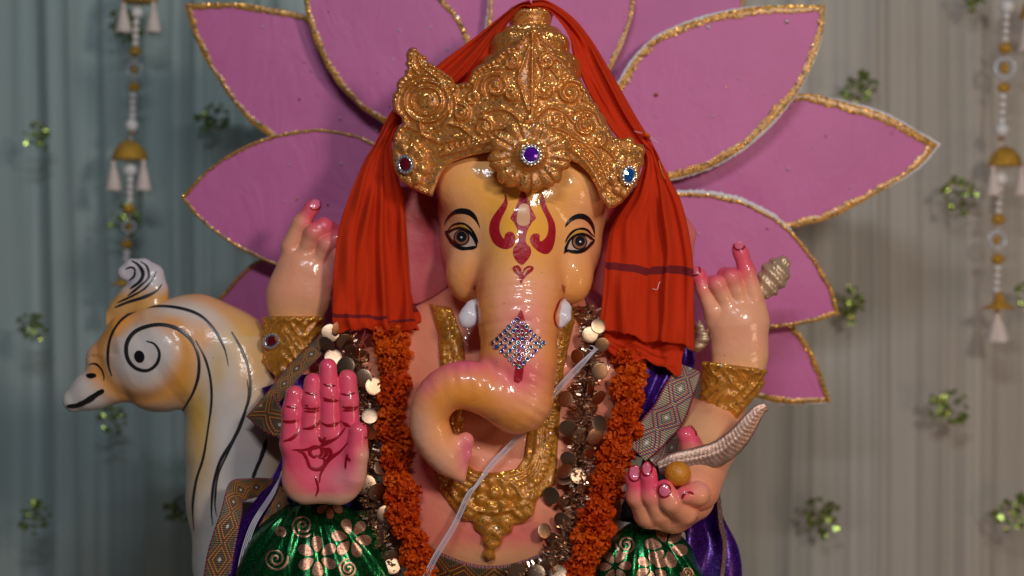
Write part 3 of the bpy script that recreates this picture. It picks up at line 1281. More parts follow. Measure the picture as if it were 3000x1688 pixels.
def rhinestone(u, v, parent, bvh):
    d = (P(u, v) - CAMP).normalized()
    h = bvh.ray_cast(CAMP, d)
    if h[0] is None:
        return
    n = h[1] if h[1].dot(d) < 0 else -h[1]
    q = n.to_track_quat('Z', 'Y')
    mw = Matrix.Translation(h[0] + n * .0008) @ q.to_matrix().to_4x4()
    r = bpy.data.objects.new('rhinestone', ring_me)
    COL.objects.link(r)
    r.parent = parent
    r.matrix_basis = wm(parent).inverted() @ mw
    g = bpy.data.objects.new('rhinestone_gem', random.choice(gem_mes))
    COL.objects.link(g)
    g.parent = parent
    g.matrix_basis = wm(parent).inverted() @ mw


for i in range(7):
    for j in range(7):
        x = 930 + (j - i) * 30.5 * 1.0 + (i + j) * 1.2 + 2.5 * math.sin(i * 3 + j)
        y = 215 + (i + j) * 29.8 + 2 * math.sin(i * 5 + j * 2)
        (uu, vv), = c3((x, y))
        rhinestone(uu, vv, head, T_head)
for x, y in ((775, 425), (1098, 402)):
    (uu, vv), = c3((x, y))
    rhinestone(uu, vv, head, T_head)

# ------------------------------------------------------------------ crown
CR = c1((400, 1395), (330, 1370), (250, 1330), (185, 1290), (140, 1220), (118, 1130), (122, 1040), (130, 950), (165, 905), (195, 880), (180, 830), (130, 790), (114, 720), (122, 665),
        (152, 632), (146, 590), (170, 555), (208, 535), (204, 500), (232, 488), (208, 455), (222, 425), (214, 385), (232, 348), (258, 333), (290, 340), (302, 368),
        (335, 388), (362, 405), (368, 440), (410, 455), (430, 482), (475, 500), (500, 522), (540, 545), (562, 598), (615, 588), (655, 580), (672, 530), (690, 495), (730, 462),
        (790, 440), (850, 410), (880, 365), (930, 332), (990, 325), (1030, 262), (1075, 218), (1135, 196), (1178, 236), (1196, 300), (1250, 335), (1278, 385), (1335, 425), (1352, 462), (1395, 485),
        (1422, 545), (1462, 572), (1478, 612), (1512, 645), (1522, 705), (1568, 738), (1590, 792), (1622, 822), (1642, 880), (1672, 925), (1685, 968), (1740, 985), (1798, 966), (1828, 985), (1836, 1016), (1892, 1022),
        (1912, 1062), (1898, 1110), (1902, 1160), (1872, 1200), (1868, 1262), (1830, 1330), (1790, 1385), (1740, 1440), (1690, 1470), (1655, 1482), (1622, 1440), (1590, 1395), (1562, 1322), (1512, 1232), (1440, 1162), (1340, 1115),
        (1220, 1080), (1090, 1065), (960, 1070), (800, 1078), (680, 1100), (560, 1140), (490, 1190), (452, 1262), (425, 1330))
RC = Ras(1090, 40, 1960, 660, 2.0)
cr_sd = RC.poly_sdf(CR)
hgt = np.zeros(RC.U.shape)


def ridge(pts, a, w):
    global hgt
    d = RC.line(pts)
    hgt = np.maximum(hgt, a * np.exp(-(d / w) ** 2))


def dome(cx, cy, rx, ry, a):
    global hgt
    q = 1 - ((RC.U - cx) / rx) ** 2 - ((RC.V - cy) / ry) ** 2
    hgt = np.maximum(hgt, a * np.sqrt(np.clip(q, 0, 1)))


def c1s(x, y, r0, r1, tn, a0, sgn=1, sq=1.0):
    (u, v), = c1((x, y))
    return spiral(u, v, r0 * .414, r1 * .414, tn, a0, sq, 50, sgn)


# scrolls
for x, y, r, tn, a0, sg in ((1380, 655, 105, 2.2, 2.0, 1), (1490, 890, 78, 2.0, 1.2, 1), (1215, 430, 62, 1.8, 2.2, 1), (1345, 520, 42, 1.5, 1, 1),
                            (850, 610, 105, 2.2, 1.1, -1), (760, 905, 72, 2.0, 2.0, -1), (955, 440, 58, 1.8, 1, -1), (600, 800, 66, 1.8, 1, -1),
                            (1200, 640, 50, 1.5, 1.0, 1), (960, 660, 46, 1.5, 2, -1), (1290, 850, 48, 1.6, 0, 1), (690, 690, 40, 1.3, 2, -1), (1590, 985, 48, 1.5, 1, 1)):
    ridge(c1s(x, y, 8, r, tn * .8, a0, sg), 10, 6.0)
    dome(*c1((x, y))[0], r * .414 * .34, r * .414 * .34, 11)
for e, a, w in ((ellp(1249, 295, 44, 40, 24), 8, 5), (ellp(1249, 297, 66, 60, 28), 9, 5.5), (ellp(1247, 303, 88, 84, 32), 7, 5)):
    ridge(np.r_[e, e[:1]], a, w)
dome(1249, 295, 34, 30, 9)
# flowing stems
for s in (((1115, 300), (1150, 420), (1190, 520), (1150, 640), (1130, 760)), ((1090, 320), (1050, 430), (1010, 540), (1040, 660), (1080, 780)),
          ((1400, 790), (1480, 770), (1560, 800), (1600, 880)), ((1240, 480), (1300, 560), (1280, 640)), ((900, 480), (800, 500), (720, 560), (690, 640)),
          ((760, 800), (860, 770), (950, 790), (1030, 860)), ((1130, 830), (1230, 760), (1330, 790), (1400, 860)), ((570, 640), (520, 720), (520, 820), (470, 900)),
          ((520, 880), (600, 900), (680, 960), (740, 1010)), ((310, 870), (330, 950), (400, 990), (480, 1010)), ((1560, 1010), (1640, 1060), (1700, 1130), (1690, 1220)),
          ((300, 400), (330, 470), (420, 540), (500, 620)), ((260, 380), (260, 470), (300, 520))):
    ridge(cat(c1(*s), 8), 8, 5)
# pearled rim
edge = resample(np.vstack([CR[:62], CR[62:63]]), 15.5)
for (u, v) in edge:
    dirx, diry = 1510 - u, 420 - v
    L = math.hypot(dirx, diry)
    dome(u + dirx / L * 8, v + diry / L * 8, 8.5, 8.5, 9)
# crest line of the middle plate and its boss
ridge(c1((1112, 180), (1110, 500), (1105, 860)), 12, 7)
dome(1556, 350, 22, 18, 16)
# band above the forehead
low = cat(c1((480, 1090), (600, 1060), (800, 1000), (960, 985), (1100, 975), (1250, 985), (1400, 1060), (1520, 1180), (1600, 1330)), 8)
ridge(low, 8, 8)
low2 = cat(c1((460, 1010), (600, 980), (800, 920), (960, 905), (1100, 898), (1280, 905), (1440, 985), (1570, 1110), (1650, 1280)), 8)
ridge(low2, 8, 6)
for q in resample(cat(c1((490, 1050), (600, 1020), (800, 960), (1000, 945), (1100, 938), (1260, 945), (1420, 1022), (1545, 1145), (1620, 1300)), 8), 17):
    dome(q[0], q[1], 7.5, 7.5, 8)
# two side rosettes
for cx, cy, rx, ry, n0 in ((1192, 482, 62, 76, 9), (1838, 514, 56, 74, 9)):
    for k in range(n0):
        a = 2 * math.pi * k / n0 + .2
        dome(cx + rx * .66 * math.cos(a), cy + ry * .66 * math.sin(a), rx * .38, ry * .34, 15)
    dome(cx, cy, rx * .48, ry * .46, 22)
hgt = hgt + 4 * fbm(RC.U * .03, RC.V * .03, 0, 11, 2)


def crown_mid(u, v):
    return -206 + .41 * np.sqrt((u - 1550) ** 2 + 30 ** 2) + np.clip(470 - v, -120, 500) * .22 - 25 * np.exp(-((u - 1190) / 60) ** 2) * 0


def crown_f(p):
    u, v = pxy(p)
    m = crown_mid(u, v)
    h = 1.7 * RC.get(hgt, u, v)
    s2 = RC.get(cr_sd, u, v)
    th = 24
    d = np.maximum((m - h - th) - p[2], p[2] - (m + th)) * .88
    return smax(d, s2, 14)


crown, T_crown = solid('crown', crown_f, (1080, 30, -290), (1990, 660, 90), 3.6, idol, M['gold'])


# round tiers behind the front plate
def tier_f(p):
    c = A(1553, 0, 30)
    r = np.sqrt((p[0] - c[0]) ** 2 + ((p[2] - c[2]) / .95) ** 2)
    v = p[1]

    def disc(v0, v1, rad, rnd):
        return smax(np.abs(v - (v0 + v1) / 2) - (v1 - v0) / 2, r - rad, rnd)
    d = disc(14, 78, 64, 26)
    d = smin(d, disc(28, 48, 70, 14), 5)
    d = smin(d, disc(76, 118, 90, 22), 10)
    d = smin(d, disc(92, 172, 118, 44), 10)
    d = smin(d, disc(160, 460, 150, 40), 20)
    return d + 5 * fbm(p[0] * .04, p[1] * .04, p[2] * .04, 21, 3)


solid('crown_tier', tier_f, (1370, -10, -170), (1740, 480, 230), 4.5, crown, M['gold'])


# the flower in the middle of the crown
def flower_f(p):
    u, v = pxy(p)
    q = None
    cu, cv, w0 = 1552, 458, -226
    for k in range(9):
        a = math.pi / 2 + 2 * math.pi * k / 9
        ru, rvv = (84, 74)
        c = (cu + ru * math.cos(a), cv + rvv * math.sin(a), w0 + 14)
        e = E(p, c, (42, 34, 24))
        # crease down each petal
        n = -(u - c[0]) * math.sin(a) + (v - c[1]) * math.cos(a)
        e = e + 7 * np.exp(-(n / 5) ** 2)
        q = e if q is None else smin(q, e, 2)
    q = smin(q, E(p, (cu, cv, w0 + 8), (74, 64, 22)), 10)
    q = smin(q, E(p, (cu, cv - 2, w0 - 2), (50, 46, 30)), 7)
    return q + 4 * fbm(u * .05, v * .05, p[2] * .05, 31, 3)


flw, T_flw = solid('crown_flower', flower_f, (1400, 330, -290), (1700, 600, -150), 3.4, crown, M['gold'])


def jewel(u, v, ru, rvv, gm, bvh, rot=0.0, n=16, tiltd=None, host=None):
    base = lay(bvh, u, v, .001)
    d = (P(u, v) - CAMP).normalized()
    nrm = Vector(tiltd).normalized() if tiltd else -d
    q = nrm.to_track_quat('Z', 'Y').to_matrix()
    k = S * (1 + base.y / D)

    def pt(x, y, z):
        c, s = math.cos(rot), math.sin(rot)
        X, Y_ = x * ru * c - y * rvv * s, x * ru * s + y * rvv * c
        # screen-right and screen-up on the tilted plate
        rx = Vector((1, 0, 0))
        rx = (rx - nrm * rx.dot(nrm)).normalized()
        uy = nrm.cross(rx)
        return base + (rx * X + uy * Y_) * k + nrm * z
    # faceted stone
    V, F = [], []
    prof = [(.66, .0015), (.62, .004), (.34, .0062), (.02, .0070)]
    ns = 12
    for r, z in prof:
        for i in range(ns):
            a = 2 * math.pi * i / ns
            V.append(pt(r * math.cos(a), r * math.sin(a), z))
    for j in range(len(prof) - 1):
        for i in range(ns):
            F.append((j * ns + i, j * ns + (i + 1) % ns, (j + 1) * ns + (i + 1) % ns, (j + 1) * ns + i))
    mesh('gem', V, F, host or crown, [gm], smooth=False)
    V, F = [], []
    prof = [(.95, -.004), (.95, .0022), (.78, .0040), (.66, .0042), (.62, .002)]
    ns = 28
    for r, z in prof:
        for i in range(ns):
            a = 2 * math.pi * i / ns
            V.append(pt(r * math.cos(a), r * math.sin(a), z))
    for j in range(len(prof) - 1):
        for i in range(ns):
            F.append((j * ns + i, j * ns + (i + 1) % ns, (j + 1) * ns + (i + 1) % ns, (j + 1) * ns + i))
    mesh('gem_setting', V, F, host or crown, [M['silver']])
    for i in range(n):
        a = 2 * math.pi * i / n
        c = pt(.88 * math.cos(a), .88 * math.sin(a), .0035)
        mesh('setting_crystal', *ball(c, ru * k * .155, 8, 6), host or crown, [M['crystal']], smooth=False)


(u, v), = c1((1100, 1095))
jewel(u, v, 32, 32, M['purple_gem'], T_flw)
(u, v), = c1((217, 1165))
jewel(u, v, 26, 29, M['red_gem'], T_crown, .4, 15, (-.35, -1, -.05))
(u, v), = c1((1786, 1242))
jewel(u, v, 24, 31, M['blue_gem'], T_crown, -.25, 15, (.45, -1, -.05))

# ------------------------------------------------------------------ hands


def hand(name, palm, fingers, box, paint, kp=26, kfing=5, h=3.2, flp=.62):
    def f(p):
        d = None
        for c in palm:
            e = chain(p, AA(*c), 30, flp)
            d = e if d is None else smin(d, e, 34)
        fs = None
        for c in fingers:
            e = chain(p, AA(*c), 10)
            fs = e if fs is None else smin(fs, e, kfing)
        return smin(d, fs, kp) + 2.0 * fbm(p[0] * .03, p[1] * .03, p[2] * .03, 17, 2)
    return solid(name, f, box[0], box[1], h, idol, M['skin'], paint)


def paint_back(u, v, V, base=(.80, .45, .32)):
    return flat(u, base)


def pl(u, v, V):
    C = flat(u, (.85, .36, .21))
    C = mixc(C, PINK, .95 * np.clip((715 - v + (u - 880) * .45) / 90, 0, 1) * np.clip((u - 860) / 50, 0, 1))
    C = mixc(C, PINK, np.clip((635 - v) / 40, 0, 1))
    C = mixc(C, (.80, .16, .28), .55 * np.clip((u - 930) / 50, 0, 1) * np.clip((v - 700) / 80, 0, 1) * np.clip((900 - v) / 60, 0, 1))
    return mixc(C, (.80, .44, .16), .6 * np.clip((v - 860) / 70, 0, 1))


hul, T_hul = hand('hand', [((862, 950, 108, 74), (874, 865, 105, 88), (890, 805, 103, 84)), ((864, 764, 103, 29), (956, 806, 103, 30))],
                  [((852, 722, 105, 30), (884, 654, 92, 26), (912, 612, 86, 21), (922, 602, 86, 19)),
                   ((892, 745, 96, 26), (920, 682, 70, 26), (948, 662, 76, 24), (982, 676, 100, 21)),
                   ((930, 772, 94, 24), (958, 716, 68, 25), (988, 698, 76, 23), (1010, 716, 100, 20)),
                   ((966, 790, 96, 24), (990, 748, 76, 23), (1012, 748, 90, 21))],
                  ((740, 540, 10), (1060, 1010, 200)), pl, 15, 1.5, 2.8)


def pr(u, v, V):
    C = flat(u, (.87, .40, .235))
    C = mixc(C, PINK, .95 * np.clip((860 - v - (u - 2150) * .25) / 70, 0, 1))
    C = mixc(C, (.82, .47, .20), .7 * np.clip((v - 1010) / 70, 0, 1))
    return C


hur, T_hur = hand('hand', [((2166, 1110, 110, 66), (2168, 1040, 110, 76), (2165, 950, 105, 90)), ((2096, 920, 105, 29), (2204, 892, 105, 33))],
                  [((2206, 870, 98, 30), (2187, 794, 88, 25), (2171, 742, 84, 22), (2164, 730, 88, 20)),
                   ((2166, 872, 92, 27), (2142, 812, 68, 26), (2126, 808, 90, 24), (2124, 845, 125, 20)),
                   ((2126, 886, 92, 26), (2101, 832, 68, 25), (2086, 832, 90, 23), (2086, 870, 125, 20)),
                   ((2087, 908, 96, 26), (2062, 848, 88, 22), (2045, 806, 90, 21), (2041, 799, 90, 19))],
                  ((2000, 670, 10), (2310, 1180, 215)), pr, 15, 1.5, 2.8)


def pb(u, v, V):
    r = np.sqrt(((u - 945) / 150) ** 2 + ((v - 1265) / 215) ** 2)
    C = mixc(flat(u, PINK), (.86, .36, .22), np.clip((r - .80) / .3, 0, 1) * np.clip((v - 1230) / 90, 0, 1))
    C = mixc(C, (.80, .44, .28), .9 * np.clip((u - 1030) / 40, 0, 1) * np.clip((v - 1290) / 50, 0, 1))
    C = mixc(C, (.80, .30, .34), .7 * gs(u, v, 1010, 1405, 60, 45))
    C = mixc(C, (.70, .50, .32), .7 * np.clip((v - 1440) / 25, 0, 1))
    return mixc(C, (.78, .45, .33), np.clip((V[:, 2] + 222) / 15, 0, 1))


hbl, T_hbl = hand('hand', [((895, 1305, -236, 66), (895, 1400, -236, 68)), ((1000, 1305, -236, 64), (995, 1405, -238, 66)), ((900, 1415, -238, 56), (985, 1415, -238, 56))],
                  [((852, 1300, -244, 33), (857, 1205, -250, 30), (864, 1156, -248, 27)),
                   ((909, 1275, -248, 31), (914, 1175, -255, 29), (918, 1120, -252, 27)),
                   ((967, 1268, -250, 30), (964, 1150, -258, 28), (961, 1076, -255, 26)),
                   ((1025, 1272, -246, 31), (1021, 1172, -252, 29), (1018, 1109, -250, 27)),
                   ((1030, 1390, -248, 44), (1045, 1330, -266, 34), (1050, 1265, -272, 28))],
                  ((770, 1000, -345), (1120, 1520, -140)), pb, 20, 3.5)
# creases and the sign painted on the palm
CR5 = [((283, 430), (310, 437), (350, 440)), ((265, 517), (300, 522), (358, 514)), ((268, 524), (310, 527), (350, 520)), ((397, 345), (430, 357), (470, 362)),
       ((395, 440), (440, 446), (484, 438)), ((395, 460), (440, 463), (480, 455)), ((400, 424), (418, 429)), ((507, 297), (540, 308), (580, 308)), ((506, 378), (540, 392), (600, 396)),
       ((510, 394), (550, 400), (595, 399)), ((612, 355), (650, 362), (696, 351)), ((622, 432), (660, 445), (720, 433)), ((625, 455), (665, 456), (705, 447)), ((630, 437), (690, 437)),
       ((268, 640), (310, 628), (345, 600), (364, 566)), ((385, 565), (430, 562), (465, 542), (490, 514)), ((498, 528), (530, 546), (575, 540), (615, 518)), ((622, 524), (645, 542), (670, 552)),
       ((322, 692), (400, 690), (480, 672), (550, 640), (600, 610), (640, 558)), ((345, 697), (430, 688), (500, 668)),
       ((484, 888), (490, 840), (520, 780), (560, 735), (610, 700), (655, 648)), ((460, 970), (475, 930), (470, 890), (455, 850)), ((640, 808), (642, 770), (655, 715)), ((652, 735), (670, 760))]
for i, s in enumerate(CR5):
    stroke('palm_line', T_hbl, c5(*s), (9.5 if i in (15, 16, 17, 18, 14, 20) else 7), M['line'], hbl, .0007, (.3, .3), 6, 6)
OM = [((470, 665), (435, 680), (425, 710), (450, 735), (470, 722)), ((470, 665), (495, 680), (498, 715), (475, 735)), ((475, 738), (512, 745), (515, 780), (490, 805), (455, 808), (425, 790), (405, 740), (385, 710), (358, 702)),
      ((505, 735), (525, 720), (520, 690), (505, 680)), ((520, 685), (545, 690), (552, 720), (535, 750), (530, 765)), ((480, 608), (488, 630), (515, 645), (548, 636), (552, 628))]
for s in OM:
    stroke('om_stroke', T_hbl, c5(*s), 10.5, M['line'], hbl, .0009, (.2, .2), 8, 4)
(u, v), = c5((516, 622))
decal('om_dot', T_hbl, ellp(u, v, 4, 4, 10), M['line'], hbl, .0009, step=4)


def nail(bvh, host, c, ru, rvv, rot=0.0, arc=(0, 6.283), w=5, fill=True):
    a = np.linspace(arc[0], arc[1], 28)
    co, si = math.cos(rot), math.sin(rot)
    pts = np.stack([c[0] + ru * np.cos(a) * co - rvv * np.sin(a) * si, c[1] + ru * np.cos(a) * si + rvv * np.sin(a) * co], 1)
    if fill:
        decal('nail', bvh, ellp(c[0], c[1], ru, rvv, 20, rot), M['nail'], host, .0006, step=6)
    stroke('nail_outline', bvh, pts, w, M['line'], host, .0010, (.06, .06), 0, 4)


nail(T_hbl, hbl, c5((757, 580))[0], 8, 20, -.12, (-2.2, 2.2), 5, False)
nail(T_hul, hul, c4((648, 145))[0], 16, 14, -.3, (-.3, 2.9))
nail(T_hur, hur, c7((964, 352))[0], 15, 13, .2, (-.2, 3.3))
nail(T_hur, hur, c7((700, 505))[0], 12, 13, .3, (-1.2, 3.0))


def pm(u, v, V):
    C = flat(u, (.87, .35, .19))
    C = mixc(C, PINK, np.clip((1490 - v - np.abs(u - 1900) * .15) / 60, 0, 1) * np.clip((1990 - u) / 40, 0, 1))
    C = mixc(C, PINK, .9 * gs(u, v, 2005, 1440, 32, 30))
    C = mixc(C, PINK, np.clip((1330 - v) / 40, 0, 1))
    C = mixc(C, (.82, .25, .33), .6 * gs(u, v, 2070, 1400, 40, 30))
    return C


hlr, T_hlr = hand('hand', [((1905, 1505, -120, 44), (1975, 1506, -110, 50), (2030, 1470, -95, 58)), ((2030, 1440, -70, 60), (2045, 1400, -60, 44))],
                  [((1895, 1505, -128, 36), (1866, 1455, -160, 31), (1859, 1402, -170, 25), (1861, 1391, -166, 22)),
                   ((1932, 1500, -150, 35), (1906, 1450, -180, 30), (1899, 1393, -187, 25), (1900, 1384, -184, 22)),
                   ((2005, 1500, -150, 40), (1965, 1468, -196, 33), (1947, 1432, -200, 27)),
                   ((2062, 1436, -120, 44), (2042, 1446, -178, 36), (2006, 1450, -202, 26)),
                   ((2045, 1390, -60, 38), (2026, 1310, -80, 33), (2013, 1277, -86, 29))],
                  ((1790, 1220, -290), (2150, 1600, 40)), pm, 22, 4, flp=.9)
nail(T_hlr, hlr, c6((327, 832))[0], 17, 23, .1)
nail(T_hlr, hlr, c6((400, 806))[0], 14, 20, .1)
nail(T_hlr, hlr, c6((505, 937))[0], 17, 19, -.1)
nail(T_hlr, hlr, c6((645, 972))[0], 16, 11, -.4, (3.2, 6.4), 6, False)
nail(T_hlr, hlr, c6((668, 585))[0], 10, 20, -.5, (-1.6, .9), 5, False)


# ------------------------------------------------------------------ bracelets
def cuff(c_ax, rad, top, point, slope, box, seed):
    (u0, v0, w0), (u1, v1, w1) = c_ax

    def f(p):
        u, v = pxy(p)
        t = np.clip((v - v0) / (v1 - v0), 0, 1)
        cu, cw = u0 + (u1 - u0) * t, w0 + (w1 - w0) * t
        r = np.sqrt((u - cu) ** 2 + ((p[2] - cw) / .82) ** 2)
        a = np.arctan2(p[2] - cw, u - cu)
        rel = 6.0 * (1 - np.abs(np.sin(v * .085 + 2.2 * np.sin(a * 4 + seed)))) + 5 * (1 - np.abs(np.sin(a * 7 + 1.7 * np.sin(v * .06)))) + 8 * fbm(u * .05, v * .05, p[2] * .05, seed, 3)
        rim = 7 * np.exp(-((v - top(u) - 10) / 8) ** 2)
        d = r - (rad - 4) - rel - rim
        d = smax(d, top(u) - v, 8)
        d = smax(d, (v - (point[1] - slope * np.abs(u - point[0]))) * .6, 12)
        return d
    return solid('bracelet', f, box[0], box[1], 3.6, idol, M['amber'])


_, T_cl = cuff(((860, 920, 105), (850, 1110, 110)), 84, lambda u: 926 + 0 * u, (835, 1122), .75, ((740, 900, -10), (980, 1140, 230)), 3)
_, T_cr = cuff(((2152, 1050, 110), (2135, 1250, 118)), 92, lambda u: 1058 + (u - 2060) * .13, (2128, 1262), 1.15, ((2030, 1030, -10), (2280, 1280, 245)), 8)
(u, v), = c4((285, 1305))
jewel(u, v, 27, 22, M['red_gem'], T_cl, .35, 16, (-.25, -1, .05), host=idol)

# ------------------------------------------------------------------ necklace
NK = [(1262, 895), (1285, 980), (1292, 1080), (1285, 1200), (1275, 1300), (1275, 1384), (1291, 1433), (1318, 1474), (1340, 1504), (1362, 1525), (1384, 1525), (1392, 1550), (1411, 1563),
      (1413, 1585), (1424, 1599), (1412, 1623), (1432, 1640), (1452, 1634), (1450, 1607), (1468, 1596), (1476, 1569), (1500, 1558), (1503, 1536), (1536, 1531), (1563, 1506), (1571, 1468),
      (1596, 1438), (1623, 1417), (1628, 1381), (1632, 1300), (1640, 1200), (1650, 1080), (1672, 980), (1690, 900), (1620, 900), (1595, 1000), (1570, 1100), (1556, 1200), (1541, 1300),
      (1536, 1341), (1511, 1376), (1449, 1387), (1395, 1382), (1367, 1360), (1355, 1300), (1362, 1220), (1368, 1100), (1360, 1000), (1325, 905)]
NKp = resample(np.array(NK + NK[:1], float), 9)[:-1]
RN = Ras(1240, 880, 1710, 1660, 3.0)
nsd = RN.poly_sdf(NK)
nh = np.zeros(RN.U.shape)


def nr(pts, a, w):
    global nh
    nh = np.maximum(nh, a * np.exp(-(RN.line(pts) / w) ** 2))


def ndome(cx, cy, rx, ry, a):
    global nh
    nh = np.maximum(nh, a * np.sqrt(np.clip(1 - ((RN.U - cx) / rx) ** 2 - ((RN.V - cy) / ry) ** 2, 0, 1)))


band = [(1655, 900), (1625, 1010), (1605, 1100), (1594, 1200), (1586, 1300), (1570, 1370), (1530, 1410), (1449, 1425), (1380, 1415), (1330, 1370), (1318, 1300), (1325, 1200), (1330, 1100), (1322, 1000), (1295, 900)]
for o, a in ((-24, 6), (-8, 8), (10, 7)):
    b = np.array(band, float)
    c = np.array([1470, 1150.])
    d = b - c
    nr(cat(b + d / np.linalg.norm(d, axis=1)[:, None] * o, 6), a, 5)
for q in resample(cat(np.array(band) + (np.array(band) - [1470, 1150]) / np.linalg.norm(np.array(band) - [1470, 1150], axis=1)[:, None] * 27, 6), 21):
    ndome(q[0], q[1], 13, 10, 6)
ndome(1449, 1444, 22, 20, 16)
for k in range(7):
    a = 2 * math.pi * k / 7
    ndome(1449 + 42 * math.cos(a), 1448 + 38 * math.sin(a), 19, 17, 12)
for q in ((1535, 1500, 34, 26), (1372, 1500, 26, 22), (1449, 1560, 32, 26), (1418, 1530, 24, 22), (1482, 1535, 24, 22), (1440, 1592, 26, 16), (1432, 1622, 20, 18), (1360, 1465, 30, 18), (1545, 1455, 30, 20)):
    ndome(*q, 8)
for s in (((1449, 1500), (1500, 1490), (1545, 1470), (1560, 1440)), ((1449, 1500), (1400, 1492), (1350, 1470), (1320, 1430)), ((1449, 1400), (1500, 1420), (1530, 1460)), ((1449, 1400), (1400, 1420), (1370, 1455)), ((1420, 1580), (1445, 1550), (1475, 1580)), ((1545, 1520), (1560, 1490), (1530, 1470), (1505, 1495), (1525, 1512)), ((1362, 1520), (1348, 1495), (1372, 1475), (1395, 1495), (1380, 1512))):
    nr(cat(s, 6), 12, 5)
nh = nh + 9 * fbm(RN.U * .05, RN.V * .05, 0, 41, 3)


def nrel(u, v):
    a, b = np.array([u]), np.array([v])
    h = float(RN.get(nh, a, b)[0])
    s = min(1.0, max(0.0, -float(RN.get(nsd, a, b)[0]) / 10))
    return (5 + 1.4 * h) * S * math.sqrt(s)


decal('necklace', T_body, NKp, M['amber'], idol, .004, step=5, relief=nrel, thick=.014)


def band_on(name, bvh, top, width, m, parent, off=.004, nw=8, rep=None):
    t = resample(cat(top, 8), 8)
    L = np.r_[0, np.cumsum(np.linalg.norm(np.diff(t, axis=0), axis=1))]
    V, UV = [], []
    for j in range(nw):
        for i in range(len(t)):
            V.append((t[i, 0], t[i, 1] + width * j / (nw - 1)))
            UV.append((j / (nw - 1), L[i] / (rep or width)))
    W = fill_gaps([lay(bvh, a, b, off) for a, b in V], V)
    n = len(t)
    F = [(j * n + i, (j + 1) * n + i, (j + 1) * n + i + 1, j * n + i + 1) for j in range(nw - 1) for i in range(n - 1)]
    o = mesh(name, W, F, parent, [m], uv=UV)
    return solidify(o, .002)


band_on('waist_band', T_body, cn((200, 1000), (330, 1050), (600, 1180), (900, 1280), (1200, 1285), (1500, 1200), (1700, 1100), (1900, 980)), 92, M['broc'], idol, .008, 8, 82)

# ------------------------------------------------------------------ things held in the hands


def conch_f(p):
    ax = AA((2248, 838, 120, 36), (2268, 806, 122, 42), (2280, 788, 122, 34), (2290, 772, 120, 20))
    d = chain(p, ax, 12, .85)
    u, v = pxy(p)
    s = (u - 2244) * .5 - (v - 850) * .86
    n = (u - 2244) * .86 + (v - 850) * .5
    return d + 3.2 * np.cos(s * .20 + n * .06) + 1.2 * np.sin(n * .5) * np.cos(s * .19 + .6) + 3 * fbm(u * .07, v * .07, p[2] * .07, 51, 2)


sh, _ = solid('conch_shell', conch_f, (2170, 720, 50), (2350, 920, 190), 3.0, None, M['shell'])
tag(sh, 'small gilded spiral conch shell behind the raised fingers, against a pink petal', 'shell')
o, _ = solid('shell_stem', lambda p: chain(p, AA((2050, 950, 135, 12), (2062, 990, 132, 20), (2044, 1014, 135, 16), (2020, 1020, 140, 10)), 8) + 2 * np.sin(p[1] * .3),
             (1980, 910, 90), (2110, 1060, 180), 3.4, None, M['shell'])
o.parent = sh

fc = cat([(1928, 1372), (1985, 1356), (2050, 1345), (2110, 1325), (2160, 1285), (2195, 1240), (2222, 1205), (2246, 1190)], 12)
fc = resample(fc, 3.2)
n = len(fc)
tt = np.linspace(0, 1, n)
hw = np.interp(tt, [0, .12, .35, .6, .8, .93, 1], [20, 32, 38, 36, 28, 19, 12])
tan = np.gradient(fc, axis=0)
tan /= np.linalg.norm(tan, axis=1)[:, None]
nor = np.stack([tan[:, 1], -tan[:, 0]], 1)
V, F = [], []
NR = 44
for i in range(n):
    for k in range(NR):
        a = 2 * math.pi * k / NR
        x = math.cos(a)
        zz = math.sin(a)
        dep = hw[i] * .34
        h = 0
        if zz > 0:
            h = .55 * math.sin(i * 1.5 - abs(x) * 8) * (abs(x) > .12) * zz + (2.2 if abs(x) < .09 else 0)
        e = 1 + .012 * math.sin(i * .7)
        u, v = fc[i] + nor[i] * x * hw[i] * e
        V.append(P(u, v, (-128 - tt[i] * 10 - zz * (dep + h)) * S))
for i in range(n - 1):
    for k in range(NR):
        F.append((i * NR + k, i * NR + (k + 1) % NR, (i + 1) * NR + (k + 1) % NR, (i + 1) * NR + k))
F += [tuple(range(NR))[::-1], tuple((n - 1) * NR + k for k in range(NR))]
fe = mesh('plume', V, F, None, [M['feather']])
tag(fe, 'curved silvery bronze plume lying across the cupped open hand', 'plume')
la, _ = solid('sweet_ball', lambda p: E(p, (1986, 1388, -188), (38, 37, 36)) + 3.5 * fbm(p[0] * .12, p[1] * .12, p[2] * .12, 61, 3), (1930, 1330, -250), (2040, 1440, -130), 2.6, None, M['laddu'])
tag(la, 'round orange sweet ball resting in the cupped hand', 'sweet')

# ------------------------------------------------------------------ orange scarf over the crown


